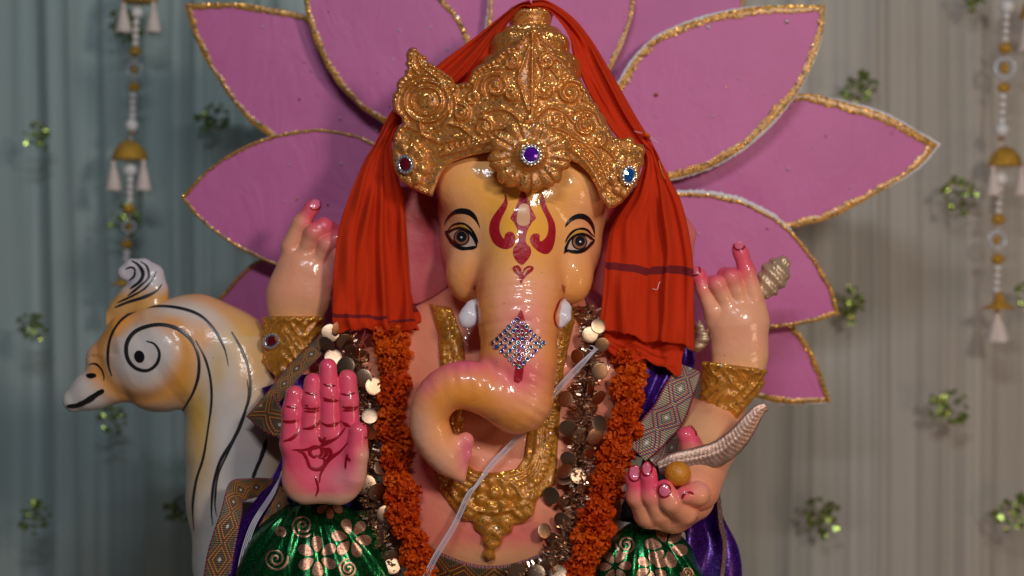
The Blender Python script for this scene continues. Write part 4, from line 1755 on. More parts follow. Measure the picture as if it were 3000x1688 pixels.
def fold_scarf(ridges, amp=22, hem=6, seed=0.0, rope=1.5):
    """ridges: (position across, width, height, drift) of the main folds"""
    def f(s, t, wd):
        z = 0
        for c, w, h, dr in ridges:
            x = t - c - dr * (s - .6) - .02 * math.sin(s * 9 + seed + c * 7)
            w_ = w * (.55 if x > 0 else 1.35)
            z += h * math.exp(-(x / w_) ** 2)
        loose = min(1.0, wd / 170) ** 1.5
        fine = .07 * math.sin(2 * math.pi * (6.3 * t + 1.1 * math.sin(s * 3 + seed))) * math.sin(s * 4 + t * 3) + .22 * math.sin(s * 21 + t * 6 + seed) * math.sin(t * 8 + seed)
        tw = .55 * math.sin(2 * math.pi * (rope * t + 1.6 * s + seed)) + .18 * math.sin(2 * math.pi * (2 * rope * t - 1.1 * s))
        nz = .22 * math.sin(s * 17 + 5 * t + seed + 1.5 * math.sin(t * 7 + s * 6)) * math.sin(t * 9 - s * 8 + seed) + .12 * math.sin(s * 41 + 9 * t + 2 * math.sin(t * 13 + seed))
        zz = -amp * (nz * 1.3 * loose + z * loose + fine * (.3 + .7 * loose) + tw * (1 - loose) * .8)
        return (2.5 * math.sin(s * 14 + seed + t * 3) + 5 * math.sin(t * 9 + seed) * loose * .6, hem * s ** 6 * (math.sin(t * 11 + seed) + .5 * math.sin(t * 23 + seed)) + (random.uniform(-2.5, 2.5) if s > .992 else 0), zz * S)
    return f


def q6(*rows):
    """u0 v0 w0 u1 v1 w1 with depths in drawing units"""
    return [(a, b, c * S, d, e, f * S) for a, b, c, d, e, f in rows]


def stripe_cols(UV, fn):
    return np.array([[fn(t, s)] * 3 for t, s in UV])


left_rows = q6((1548, 0, -40, 1560, 22, -40), (1500, 22, 0, 1526, 24, -30), (1400, 103, 40, 1466, 104, 0), (1290, 186, 62, 1400, 222, 35), (1196, 272, 70, 1310, 300, 60),
               (1142, 332, 50, 1190, 352, 50), (1096, 420, 30, 1152, 408, 36), (1065, 475, 18, 1156, 472, 34), (1018, 586, 6, 1182, 586, 36), (987, 700, -6, 1192, 712, 36), (972, 850, -16, 1206, 868, 34),
               (968, 920, -20, 1218, 935, 30), (974, 968, -20, 1232, 972, 26))
right_rows = q6((1560, 0, -40, 1556, 24, -40), (1604, 2, 0, 1600, 26, -25), (1675, 46, 20, 1640, 66, 0), (1729, 112, 35, 1668, 112, 14), (1779, 199, 44, 1688, 180, 30), (1853, 331, 44, 1745, 300, 40), (1905, 412, 16, 1832, 430, 16),
                (1926, 446, -10, 1884, 462, -16), (1960, 520, -24, 1856, 562, -30), (1997, 605, -26, 1800, 655, -34), (2024, 755, -26, 1782, 735, -34), (2028, 890, -26, 1772, 850, -34), (2034, 1022, -26, 1757, 968, -34))
scarf_V, scarf_F, scarf_UV, scarf_C = [], [], [], []


def add_scarf(rows, nu, nv, fold, colf):
    v, f, uv = sheet(rows, nu, nv, fold, 12)
    b = len(scarf_V)
    scarf_V.extend(v)
    scarf_F.extend([tuple(i + b for i in q) for q in f])
    scarf_UV.extend(uv)
    scarf_C.extend(stripe_cols(uv, colf))


add_scarf(left_rows, 260, 64, fold_scarf([(.18, .10, .6, .1), (.46, .12, .9, -.12), (.64, .05, 1.3, -.05), (.92, .06, .7, 0)], 32, 6, 1.0), lambda t, s: 1.0 if (.905 < s - .012 * math.sin(t * 5) - (.03 if t > .66 else 0) < .922) else 0.0)
add_scarf(right_rows, 260, 64, fold_scarf([(.08, .05, .7, 0), (.26, .06, 1.3, .12), (.50, .14, .5, -.2), (.74, .12, .8, .1), (.95, .05, .5, 0)], 30, 6, 2.3), lambda t, s: 1.0 if .856 < s + .004 * math.sin(t * 5 + 1) < .871 else 0.0)
add_scarf(q6((2010, 880, -8, 1790, 880, -12), (2012, 960, -8, 1774, 950, -12), (2002, 1030, -8, 1768, 1000, -12), (1990, 1090, -8, 1764, 1034, -14)), 60, 48, fold_scarf([(.2, .08, .8, 0), (.6, .12, .9, .1)], 12, 12, .6), lambda t, s: 0.0)
add_scarf(q6((1200, 860, 44, 1080, 880, 40), (1230, 930, 42, 1080, 950, 40), (1236, 982, 40, 1060, 985, 40)), 40, 40, fold_scarf([(.3, .1, .8, 0), (.7, .1, .9, .1)], 12, 9, 1.6), lambda t, s: 1.0 if .2 < s < .36 else 0.0)
scarf = mesh('scarf', scarf_V, scarf_F, None, [M['cloth']], col=np.array(scarf_C), uv=scarf_UV)
solidify(scarf, .0012)
tag(scarf, 'orange-red gauze scarf draped over the crown, hanging down both sides of the face', 'scarf')
# frayed threads
def loose(name, pts, r, m, parent):
    q = cat(pts, 8)
    return mesh(name, *tube([P(a, b, c * S) for a, b, c in q], r, 5), parent, [m])


loose('loose_thread', [(1070, 968, -32), (1062, 1000, -34), (1078, 1030, -36), (1052, 1052, -36), (1060, 1010, -34), (1075, 985, -34)], .0006, M['orange_thread'], scarf)
loose('loose_thread', [(1858, 385, 0), (1880, 390, -12), (1905, 400, -20), (1928, 420, -12)], .0005, M['thread'], scarf)
loose('loose_thread', [(1930, 470, -52), (1938, 500, -56), (1948, 525, -50)], .0008, M['laddu'], scarf)
loose('loose_thread', [(1912, 846, -60), (1925, 848, -64), (1930, 832, -62), (1934, 826, -60)], .0005, M['tassel'], scarf)
mesh('marigold_shred', *tube([P(1885, 388, -16 * S), P(1895, 395, -22 * S), P(1905, 402, -18 * S)], [.002, .0035, .0015], 6), scarf, [M['marigold']])

# ------------------------------------------------------------------ purple shawl with woven trim
shawl = thing('purple_shawl', P(1500, 2000, .12), 'purple velvet shawl with woven metallic zigzag trim around the idol\'s arms', 'shawl')


def wavy(a, n, sd):
    return lambda s, t, wd: (a * .6 * math.sin(s * 7 + sd), a * .5 * math.sin(t * 6 + sd), a * S * (math.sin(2 * math.pi * n * t + sd + 2 * s) + .5 * math.sin(9 * s + sd)))


def cloth(rows, m=None, fold=None, nu=50, nv=30, name='shawl_cloth', parent=None):
    v, f, uv = sheet(q6(*rows), nu, nv, fold, 10)
    return solidify(mesh(name, v, f, parent or shawl, [m or M['velvet']], uv=uv), .0015)


cloth([(835, 1300, 10, 900, 1310, 20), (790, 1400, -40, 870, 1420, -30), (720, 1510, -60, 800, 1540, -50), (670, 1610, -66, 760, 1640, -60), (640, 1720, -70, 740, 1740, -60)], fold=wavy(10, 1.5, 1))
cloth([(760, 1130, 40, 990, 1080, 30), (800, 1220, 30, 1060, 1200, 20), (830, 1330, 10, 1080, 1350, 10), (840, 1480, -10, 1100, 1500, 0)], M['velvet'], wavy(14, 2, 2))
cloth([(1850, 980, 60, 2030, 1030, 60), (1860, 1080, 40, 2020, 1100, 40), (1850, 1200, 20, 1960, 1230, 20), (1850, 1330, 10, 1950, 1350, 10)], M['velvet'], wavy(12, 2.5, .5))
cloth([(2020, 1420, 20, 2090, 1400, 40), (2010, 1520, 10, 2130, 1520, 30), (2000, 1600, 0, 2155, 1610, 20), (1990, 1720, -10, 2180, 1740, 20)], M['velvet'], wavy(16, 1.3, 3))
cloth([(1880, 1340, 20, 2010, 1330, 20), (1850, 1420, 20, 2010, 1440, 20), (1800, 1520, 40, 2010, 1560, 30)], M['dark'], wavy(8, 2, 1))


def ribbon(rows, m, fold=None, nu=70, nv=14, name='woven_trim', rep=1.0):
    r = q6(*rows)
    v, f, uv = sheet(r, nu, nv, fold, 10)
    # lengthwise coordinate in units of the width
    c = np.array([[(a[0] + a[3]) / 2, (a[1] + a[4]) / 2] for a in r])
    w = np.mean([math.hypot(a[3] - a[0], a[4] - a[1]) for a in r])
    L = np.linalg.norm(np.diff(c, axis=0), axis=1).sum() / w * rep
    uv = [(t, s * L) for t, s in uv]
    return solidify(mesh(name, v, f, shawl, [m], uv=uv), .0018)


wv = lambda a, sd: (lambda s, t, wd: (a * math.sin(s * 9 + sd), a * .5 * math.sin(s * 13 + sd), a * S * math.sin(s * 8 + sd + t)))
ribbon([(934, 978, 30, 968, 1010, 26), (850, 1070, 20, 890, 1096, 14), (780, 1150, 5, 820, 1178, 0), (722, 1220, -10, 770, 1232, -14)], M['broc'], wv(3, 1))
ribbon([(722, 1222, -12, 800, 1150, -2), (770, 1262, -18, 830, 1195, -8), (850, 1300, -10, 880, 1240, 0), (900, 1330, 10, 930, 1270, 10)], M['broc'], wv(3, 2))
ribbon([(800, 1402, -40, 800, 1446, -30), (740, 1402, -52, 752, 1458, -44), (672, 1412, -60, 712, 1470, -56), (644, 1500, -66, 706, 1512, -64), (612, 1610, -70, 690, 1612, -70), (594, 1730, -72, 672, 1730, -72)], M['broc'], wv(3, 3))
ribbon([(814, 1420, -72, 842, 1436, -72), (776, 1510, -80, 830, 1530, -78), (736, 1600, -86, 800, 1620, -84), (706, 1720, -90, 776, 1730, -88)], M['broc'], wv(3, .4))
ribbon([(1985, 1062, 12, 2050, 1088, 20), (1962, 1110, 2, 2040, 1150, 8), (1920, 1180, -10, 2012, 1222, -2), (1870, 1240, -18, 1962, 1290, -10), (1850, 1305, -20, 1895, 1352, -16)], M['broc2'], wv(4, 1.5), rep=1.05)
ribbon([(1990, 1262, -2, 2000, 1310, 0), (1950, 1290, -6, 1990, 1332, -4), (1890, 1330, -10, 1920, 1368, -10)], M['broc2'], wv(3, .2))
ribbon([(2082, 1398, -10, 2092, 1398, -6), (2096, 1450, -12, 2108, 1450, -8), (2108, 1540, -16, 2122, 1540, -12), (2116, 1600, -18, 2128, 1602, -14), (2104, 1720, -18, 2116, 1720, -14)], M['broc2'], wv(2, .2), rep=.5)

# ------------------------------------------------------------------ green silk over the knees
dhoti = thing('green_dhoti', P(1480, 2100, -.02), 'shiny green silk wrap with printed gold flowers over the folded knees', 'dhoti')


def knee_f(c, r, seed):
    def f(p):
        d = E(p, c, r)
        u, v = pxy(p)
        a = np.arctan2(u - (c[0] - 20), (v - (c[1] - r[1] - 60)))
        pleat = 5 * np.sin(a * 16 + seed + .01 * v) + 3 * np.sin(a * 33 + seed)
        return d + pleat * np.clip((v - (c[1] - r[1])) / 100, .2, 1)
    return f


k1, T_k1 = solid('knee_cloth', knee_f((925, 1790, -60), (252, 330, 165), 1), (640, 1420, -270), (1200, 2000, 130), 5, dhoti, M['silk'])
k2, T_k2 = solid('knee_cloth', knee_f((1895, 1760, -20), (172, 235, 130), 2), (1690, 1480, -190), (2100, 2000, 130), 5, dhoti, M['silk'])


def print_flower(bvh, host, cx, cy, r, n=6, a0=0.0, skip=()):
    for k in range(n):
        if k in skip:
            continue
        a = a0 + 2 * math.pi * k / n
        c, s = math.cos(a), math.sin(a)
        pts = [(.22, 0), (.5, .22), (.8, .27), (1.0, .14), (1.04, 0), (1.0, -.14), (.8, -.27), (.5, -.22)]
        decal('printed_petal', bvh, [(cx + r * (x * c - y * s), cy + r * (x * s + y * c)) for x, y in pts], M['gprint'], host, .0007, step=6, smooth_n=3)


def print_curl(bvh, host, cx, cy, r, a0, sgn=1, turns=2.2):
    stroke('printed_curl', bvh, spiral(cx, cy, 3, r, turns, a0, 1, 60, sgn), 6, M['gprint'], host, .0008, (.05, .05), 0, 5)


for a in (((690, 1310), 145, 6, .5), ((935, 1175), 140, 6, 1.2), ((780, 935), 100, 6, 1.57)):
    (u, v), = c9(a[0])
    print_flower(T_k1, k1, u, v, a[1] * .4057, a[2], a[3])
for c, r, a0, sg in (((585, 1085), 85, 2.0, -1), ((390, 1325), 88, 1.0, -1), ((915, 1395), 70, 3.5, 1), ((420, 1130), 40, 0, 1)):
    (u, v), = c9(c)
    print_curl(T_k1, k1, u, v, r * .4057, a0, sg)
for c, r, n, a0 in (((515, 1275), 125, 6, .2), ((430, 1400), 95, 6, .6), ((210, 1390), 95, 6, 1.0)):
    (u, v), = c6(c)
    print_flower(T_k2, k2, u, v, r * .4886, n, a0)
for c, r, a0, sg in (((275, 1260), 60, 2, 1), ((640, 1430), 40, 2, 1)):
    (u, v), = c6(c)
    print_curl(T_k2, k2, u, v, r * .4886, a0, sg)

# ------------------------------------------------------------------ marigold garland


def marigold_mesh(seed, npet=125):
    r = random.Random(seed)
    V, F = [], []
    for k in range(npet):
        z = 1 - 2 * (k + .5) / npet
        a = k * 2.39996 + r.uniform(-.25, .25)
        rr = math.sqrt(1 - z * z)
        n = Vector((rr * math.cos(a), rr * math.sin(a), z * .60))
        n.normalize()
        p = Vector((rr * math.cos(a), rr * math.sin(a), z * .60)) * r.uniform(.56, .80)
        d = (n + Vector((r.uniform(-1, 1), r.uniform(-1, 1), r.uniform(-1, 1))) * .55).normalized()
        t = d.cross(Vector((r.uniform(-1, 1), r.uniform(-1, 1), r.uniform(-1, 1)))).normalized()
        L, W = r.uniform(.34, .52), r.uniform(.19, .29)
        e = d.cross(t).normalized()
        b = len(V)
        cup = r.uniform(.05, .16)
        V += [p - t * W * .4, p + t * W * .4,
              p + d * L * .55 - t * W + e * cup, p + d * L * .55 + e * (-cup * .4), p + d * L * .55 + t * W + e * cup,
              p + d * L * .92 - t * W * .8 - e * cup * .6, p + d * L * 1.05 + e * cup, p + d * L * .9 + t * W * .8 - e * cup * .5]
        F += [(b, b + 3, b + 2), (b, b + 1, b + 3), (b + 1, b + 4, b + 3), (b + 2, b + 3, b + 6, b + 5), (b + 3, b + 4, b + 7, b + 6)]
    cv, cf_ = ball((0, 0, 0), .60, 12, 8, .60)
    b = len(V)
    V += list(cv)
    F += [tuple(i + b for i in q) for q in cf_]
    me = bpy.data.meshes.new('marigold')
    me.from_pydata([tuple(p) for p in V], [], F)
    me.materials.append(M['marigold'])
    return me


MG = [marigold_mesh(s) for s in range(4)]


def strand(parent, path, rad, step, name='marigold'):
    q = resample(cat(path, 14), step)
    tn = np.gradient(q, axis=0)
    for i, (u, v, w) in enumerate(q):
        o = bpy.data.objects.new(name, MG[i % 4])
        COL.objects.link(o)
        o.parent = parent
        k = kf(w) * S
        t = Vector((tn[i, 0], tn[i, 2], -tn[i, 1])).normalized()
        rot = t.to_track_quat('Z', 'Y').to_matrix().to_4x4() @ Matrix.Rotation(random.uniform(-.35, .35), 4, 'X') @ Matrix.Rotation(random.uniform(-.35, .35), 4, 'Y') @ Matrix.Rotation(random.uniform(0, 6.28), 4, 'Z')
        s = rad * k * random.uniform(.82, 1.18)
        c = P(u + random.uniform(-7, 7), v + random.uniform(-5, 5), w * S)
        o.matrix_basis = wm(parent).inverted() @ Matrix.Translation(c) @ rot @ Matrix.Scale(s, 4)
    th = [P(a, b, c * S) for a, b, c in q]
    mesh('string', *tube(th, .0012, 5), parent, [M['dark']])


gar = thing('marigold_garland', P(1470, 1900, 0), 'thick garland of ruffled orange marigold flowers hanging on both sides of the chest', 'garland')
strand(gar, [(1150, 985, 16), (1148, 1020, 4), (1152, 1110, -14), (1150, 1210, -36), (1162, 1310, -62), (1168, 1400, -80), (1186, 1500, -98), (1212, 1590, -108), (1240, 1690, -112), (1275, 1770, -112)], 45, 47)
strand(gar, [(1842, 1060, 12), (1844, 1100, -6), (1838, 1160, -24), (1828, 1240, -36), (1802, 1330, -56), (1778, 1410, -76), (1752, 1500, -92), (1722, 1590, -104), (1690, 1680, -112), (1660, 1760, -114)], 50, 50)

# ------------------------------------------------------------------ tinsel garland with foil discs
tin = thing('tinsel_garland', P(1480, 1900, .02), 'bronze tinsel garland with shiny round foil discs beside the marigolds', 'garland')


def disc_mesh():
    prof = [(.0005, -.0016), (.35, -.0011 / .014 * .35), (.7, -.05), (.95, 0), (1, .02), (.95, .03), (.7, -.01), (.02, -.06)]
    prof = [(r, z) for r, z in [(.02, .05), (.4, .045), (.75, .028), (.97, 0), (1, -.008), (.97, -.012), (.75, .016), (.02, .038)]]
    v, f = lathe(prof, 26)
    me = bpy.data.meshes.new('foil_disc')
    me.from_pydata([tuple(p) for p in v], [], f[:-2])
    me.materials.append(M['disc'])
    me.polygons.foreach_set('use_smooth', np.ones(len(me.polygons), bool))
    return me


DM = disc_mesh()


def foil_disc(u, v, w, r, nrm):
    o = bpy.data.objects.new('foil_disc', DM)
    COL.objects.link(o)
    o.parent = tin
    rot = Vector(nrm).normalized().to_track_quat('Z', 'Y').to_matrix().to_4x4()
    o.matrix_basis = wm(tin).inverted() @ Matrix.Translation(P(u, v, w * S)) @ rot @ Matrix.Scale(r * S, 4)


def tinsel(path, n, ln=17, name='tinsel'):
    q = resample(cat(path, 14), 2.0)
    tn = np.gradient(q, axis=0)
    V, F = [], []
    for i in range(n):
        j = random.randrange(len(q))
        c = q[j]
        t = Vector((tn[j, 0], tn[j, 2], -tn[j, 1])).normalized()
        d = Vector((random.gauss(0, 1), random.gauss(0, 1), random.gauss(0, 1)))
        d = (d - t * d.dot(t) * .75).normalized()
        e = d.cross(Vector((random.gauss(0, 1), random.gauss(0, 1), random.gauss(0, 1)))).normalized()
        p = P(c[0], c[1], c[2] * S)
        L = ln * S * random.uniform(.55, 1.25)
        w = .0012
        b = len(V)
        bend = e.cross(d) * L * random.uniform(-.2, .2)
        V += [p - e * w, p + e * w, p + d * L * .6 + e * w + bend, p + d * L * .6 - e * w + bend, p + d * L + e * w, p + d * L - e * w]
        F += [(b, b + 1, b + 2, b + 3), (b + 3, b + 2, b + 4, b + 5)]
    o = mesh(name, V, F, tin, [M['tinsel']], smooth=False)
    o['kind'] = 'stuff'
    mesh('wire', *tube([P(*a[:2], a[2] * S) for a in q[::6]], .0012, 5), tin, [M['dark']])


R_path = [(1722, 900, 10), (1735, 1000, -10), (1722, 1080, -34), (1712, 1170, -52), (1708, 1260, -66), (1700, 1350, -82), (1688, 1440, -96), (1676, 1530, -106), (1640, 1610, -112), (1600, 1665, -112), (1500, 1700, -112)]
L_path = [(1010, 960, 30), (1040, 1060, 10), (1075, 1150, -10), (1090, 1250, -20), (1085, 1350, -40), (1082, 1440, -60), (1098, 1540, -80), (1120, 1620, -96), (1140, 1700, -100)]
tinsel(R_path, 2500, 36)
tinsel(L_path, 1900, 34)
c10 = crop(1550, 900, .3451)
for x, y, r, nv in ((518, 235, 24, (.1, -1, .1)), (600, 545, 25, (.25, -1, -.15)), (305, 780, 24, (-.55, -1, .25)), (525, 690, 23, (.95, -.5, .1)), (335, 1030, 28, (-.2, -1, -.5)), (440, 1095, 26, (.3, -1, -.4)),
                    (560, 1100, 26, (.5, -1, -.3)), (335, 1290, 25, (-.3, -1, -.5)), (300, 1390, 25, (-.5, -.8, .6)), (600, 990, 26, (.6, -.9, .3)), (410, 420, 22, (-.6, -1, -.1)), (590, 770, 24, (.6, -.8, -.5)), (620, 320, 22, (.3, -1, -.3)), (590, 160, 22, (.2, -1, .3)),
                    (500, 1250, 24, (.6, -.8, -.5)), (420, 1430, 24, (.2, -1, .3))):
    (u, v), = c10((x, y))
    foil_disc(u, v, -30 - (v - 950) * .13 - 22, r, nv)
for x, y, r, nv in ((1850, 360, 28, (-.2, -.9, .9)), (1710, 560, 26, (-.4, -1, -.2)), (1880, 640, 24, (.5, -.8, -.6)), (1830, 830, 26, (-.5, -1, -.4)), (1790, 1100, 26, (.4, -.9, -.5)), (1640, 940, 22, (.5, -.9, .2)), (1780, 1390, 26, (-.2, -1, .6)),
                    (1700, 1300, 24, (.2, -.8, -.6)), (1340, 1370, 26, (.1, -1, -.4)), (1550, 1400, 26, (-.3, -1, .3))):
    (u, v), = cn((x, y))
    foil_disc(u, v, -30 - (v - 950) * .13 - 16, r, nv)
for x, y, r, nv in ((775, 1235, 27, (.1, -1, .15)), (745, 1330, 26, (-.4, -.8, -.5)), (800, 1440, 26, (.1, -1, .35)), (850, 1200, 24, (.6, -.8, -.2)), (900, 1310, 26, (.4, -1, -.5)), (960, 1390, 24, (-.2, -1, -.6))):
    (u, v), = c4((x, y))
    foil_disc(u, v, -20, r, nv)
for x, y, r, nv in ((745, 262, 27, (-.15, -1, .1)), (812, 312, 27, (.3, -1, .2)), (783, 488, 24, (.1, -1, .45)), (785, 585, 24, (-.5, -.8, -.2)), (640, 190, 28, (-.3, -1, .2)), (765, 900, 28, (.1, -1, .15)), (830, 945, 28, (.5, -1, -.35)), (880, 1080, 26, (.2, -1, .1)),
                    (760, 690, 22, (.7, -.7, -.3)), (830, 1225, 26, (-.5, -.8, .2)), (905, 1340, 26, (.3, -1, -.5)), (920, 1390, 24, (.2, -1, .3)), (850, 800, 22, (.6, -.8, .3))):
    (u, v), = c5((x, y))
    foil_disc(u, v, -44 - (v - 1100) * .13, r, nv)

for path, n in ((R_path, 16), (L_path, 14)):
    q = resample(cat(path, 14), 4.0)
    for i in range(n):
        u, v, w = q[int((i + .5) / n * (len(q) - 1))]
        sd = 1 if i % 2 else -1
        foil_disc(u + sd * random.uniform(14, 30), v + random.uniform(-10, 10), w + 4, random.uniform(22, 27), (sd * random.uniform(.1, .8), -1, random.uniform(-.7, .1)))

# ------------------------------------------------------------------ white thread bundle
thr = thing('thread_bundle', P(1240, 1720, -.09), 'bundle of thin white threads slung diagonally across the belly behind the trunk', 'thread')
for k in range(5):
    o = (k - 2) * 1.15 + .4 * math.sin(k * 5)
    pts = [(1745 + o * 3, 1018 + o * 2, -62), (1738 + o, 1030 + o, -72), (1690 + o * 2, 1080 + o * 2.5, -76), (1612 + o * 2, 1165 + o * 2.4, -80), (1510 + o * 2.2, 1288 + o * 2.2, -112), (1440 + o * 2.0, 1362 + o * 1.8, -128), (1394 + o * 1.0, 1424 + o * 1.2, -138),
           (1372 + o * 2.2, 1450 + o * 1.6, -140), (1330 + o * 2.4, 1540 + o * 1.6, -136), (1275 + o * 2.6, 1632 + o * 1.6, -140), (1232 + o * 3.0, 1720 + o * 1.5, -140)]
    q = cat(pts, 6)
    mesh('white_thread', *tube([P(a, b, c * S) for a, b, c in q], .0006, 5), thr, [M['thread']])
for e in ([(1738, 1030, -74), (1720, 1022, -80), (1712, 1030, -80)], [(1738, 1030, -74), (1742, 1018, -82), (1728, 1012, -80)]):
    mesh('thread_end', *tube([P(a, b, c * S) for a, b, c in cat(e, 5)], .0006, 5), thr, [M['thread']])
tl = thing('loose_white_cord', P(690, 1720, -.05), 'loose white cord running down over the purple velvet cloth', 'cord')
for k in range(4):
    pts = [(905 - k * 2, 1005, -20), (862 + k * 2, 1120, -40), (832 - k * 2, 1380, -84), (790 + k * 4, 1450, -88), (734 + k * 5, 1538, -96), (702 + k * 5, 1640, -98), (694 + k * 5, 1720, -98)]
    mesh('cord_strand', *tube([P(a, b, c * S) for a, b, c in cat(pts[2:], 8)], .0009, 5), tl, [M['thread']])

# ------------------------------------------------------------------ lotus backdrop
lotus = thing('lotus_backdrop', P(1510, 2200, .24), 'large pink lotus cut-out with gold glitter edges standing behind the idol', 'backdrop')
PET = [
    ('L1', .262, [(1250, 560), (1000, 480), (800, 420), (675, 342), (620, 300), (560, 220), (500, 120), (462, 10)], [(600, 8), (760, 35), (900, 80), (1100, 250), (1300, 500)], 13),
    ('TL', .222, [(1250, 500), (1100, 390), (965, 310), (900, 265), (840, 200), (790, 100), (763, 0), (756, -100), (800, -210)], [(950, -130), (1060, -60), (1120, 0), (1180, 90), (1260, 300), (1330, 500)], 14),
    ('T0', .275, [(1200, 500), (1110, 100), (1060, -150)], [(1250, -60), (1300, 200), (1350, 500)], 10),
    ('TC', .245, [(1200, 500), (1212, 200), (1228, 40), (1242, -80), (1320, -200), (1410, -270)], [(1500, -190), (1580, -70), (1596, 0), (1580, 80), (1535, 180), (1450, 330), (1400, 500)], 11),
    ('T4', .270, [(1400, 500), (1480, 200), (1560, -60), (1680, -150), (1840, -190)], [(1872, -60), (1872, 20), (1830, 120), (1700, 300), (1500, 500)], 11),
    ('R1', .205, [(1400, 560), (1470, 360), (1555, 210), (1630, 110), (1750, 50), (1900, 17), (2077, 12)], [(2060, 120), (2000, 240), (1900, 350), (1790, 420), (1690, 450), (1550, 480), (1450, 560)], 17),
    ('R2', .250, [(1450, 600), (1650, 380), (1850, 270), (2010, 238), (2100, 250), (2230, 290), (2363, 365)], [(2300, 430), (2200, 490), (2090, 550), (1990, 575), (1800, 620), (1500, 680)], 16),
    ('R3', .210, [(1450, 640), (1600, 510), (1700, 487), (1800, 490), (1900, 520), (1980, 570), (2050, 650), (2090, 720), (2113, 790)], [(2040, 812), (1940, 828), (1800, 840), (1500, 800)], 9),
    ('R4', .252, [(1500, 750), (1800, 760), (1930, 770), (2000, 825), (2050, 900), (2090, 1012)], [(1990, 1015), (1900, 1000), (1750, 950), (1500, 850)], 12),
    ('L2', .225, [(1300, 720), (1000, 740), (800, 700), (690, 665), (600, 625), (510, 560), (453, 497)], [(520, 430), (600, 375), (690, 340), (790, 323), (870, 332), (940, 358), (1100, 450), (1300, 640)], 7),
    ('L3', .270, [(1250, 850), (900, 950), (650, 930), (470, 860)], [(550, 750), (648, 655), (800, 620), (1000, 640), (1250, 720)], 7),
]
TH = .013
for pi, (nm, Y, ea, eb, bw) in enumerate(PET):
    a = cat(cf(*ea), 12)
    b = cat(cf(*([ea[-1]] + eb)), 12)
    out = np.vstack([resample(a, 14), resample(b, 14)[1:]])
    na = len(resample(a, 14))
    # slightly hand-cut
    jit = np.stack([2.2 * fbm(out[:, 0] * .03 + pi * 9, out[:, 1] * .03, 0, 71, 3), 2.2 * fbm(out[:, 0] * .03, out[:, 1] * .03 + pi * 7, 0, 72, 3)], 1) * 2.5
    out = out + jit
    V2, F2 = area2d(out, (), 34)
    V2a = np.array(V2)
    und = .010 * fbm(V2a[:, 0] * .004 + pi, V2a[:, 1] * .004, 0, 73 + pi, 2)
    n0 = len(V2)
    W = [P(u, v, Y + und[i]) for i, (u, v) in enumerate(V2)] + [P(u, v, Y + und[i]) + Vector((0, TH, 0)) for i, (u, v) in enumerate(V2)]
    F = list(F2)
    mi = [0] * len(F2)
    dire = {}
    for f in F2:
        for x, y in zip(f, f[1:] + f[:1]):
            dire[(x, y)] = 1
    for (x, y) in dire:
        if (y, x) not in dire:
            F.append((y, x, x + n0, y + n0))
            mi.append(1)
    F += [tuple(i + n0 for i in reversed(f)) for f in F2]
    mi += [1] * len(F2)
    pet = mesh('petal', W, F, lotus, [M['petal'], M['foam']], smooth=False, midx=mi)
    T_p = tree(W, F)
    # glitter border painted along the edge, uneven, leaving foam bare here and there
    cen = out.mean(0)
    d1 = np.roll(out, -1, 0) - np.roll(out, 1, 0)
    d1[0] = out[1] - out[0]
    d1[-1] = out[-1] - out[-2]
    d1 /= np.linalg.norm(d1, axis=1)[:, None]
    nrm = np.stack([-d1[:, 1], d1[:, 0]], 1)
    mid = out[len(out) // 4]
    if ((cen - mid) @ nrm[len(out) // 4]) < 0:
        nrm = -nrm
    # mitre at the tip
    tip = na - 1
    nrm[tip] = (cen - out[tip]) / np.linalg.norm(cen - out[tip]) * 1.35
    dense = np.hstack([out, nrm])
    segs = resample(dense, 6)
    V, FF = [], []
    nn = len(segs)
    s_ = np.arange(nn)
    wn = bw * 1.1646 * 1.1 * (1 + 1.1 * fbm(s_ * .06 + pi * 13, s_ * 0 + .5, 0, 81, 3) + .35 * np.array([random.uniform(-.5, .5) for _ in s_]))
    o0 = np.clip(5 * fbm(s_ * .03 + pi * 5, s_ * 0, 0, 82, 2), -1.5, 2.5)
    R = 4
    for i in range(nn):
        c0, nv = segs[i, :2], segs[i, 2:]
        for j in range(R):
            t = j / (R - 1)
            q = c0 + nv * (o0[i] + wn[i] * t)
            h = .0016 if 0 < j < R - 1 else .0009
            # depth of the sheet at that point
            k = int(np.argmin((V2a[:, 0] - q[0]) ** 2 + (V2a[:, 1] - q[1]) ** 2))
            V.append(P(q[0], q[1], Y + und[k] - h - .0012))
    for i in range(nn - 1):
        for j in range(R - 1):
            FF.append((i * R + j, i * R + j + 1, (i + 1) * R + j + 1, (i + 1) * R + j))
    mesh('glitter_edge', V, FF, pet, [M['border']])
    # torn white foam lip along part of the edge
    if nm in ('R1', 'R2', 'R3', 'R4', 'TC'):
        rng = {'R1': [(.16, .44), (.56, .95)], 'R2': [(.38, .62), (.86, .92)], 'R3': [(.14, .42)], 'R4': [(.55, .75)], 'TC': [(.18, .3)]}[nm]
        for f0, f1 in rng:
            i0, i1 = int(f0 * nn), int(f1 * nn)
            V, FF = [], []
            for i in range(i0, i1):
                t = (i - i0) / max(1, i1 - i0 - 1)
                ww = (8.5 if nm == 'R3' else 4.5) * math.sin(math.pi * min(1, max(0, t))) ** .5 * (1 + .8 * random.uniform(-.5, .5)) + .8
                c0, nv = segs[i, :2], segs[i, 2:]
                for j, (tt_, dy) in enumerate(((.25, -.0022), (-.35, -.003), (-1, .001))):
                    q = c0 + nv * (ww * tt_)
                    V.append(P(q[0], q[1], Y + dy))
            for i in range(i1 - i0 - 1):
                for j in range(2):
                    FF.append((i * 3 + j, i * 3 + j + 1, i * 3 + 4 + j, i * 3 + 3 + j))
            mesh('bare_foam', V, FF, pet, [M['foam']])
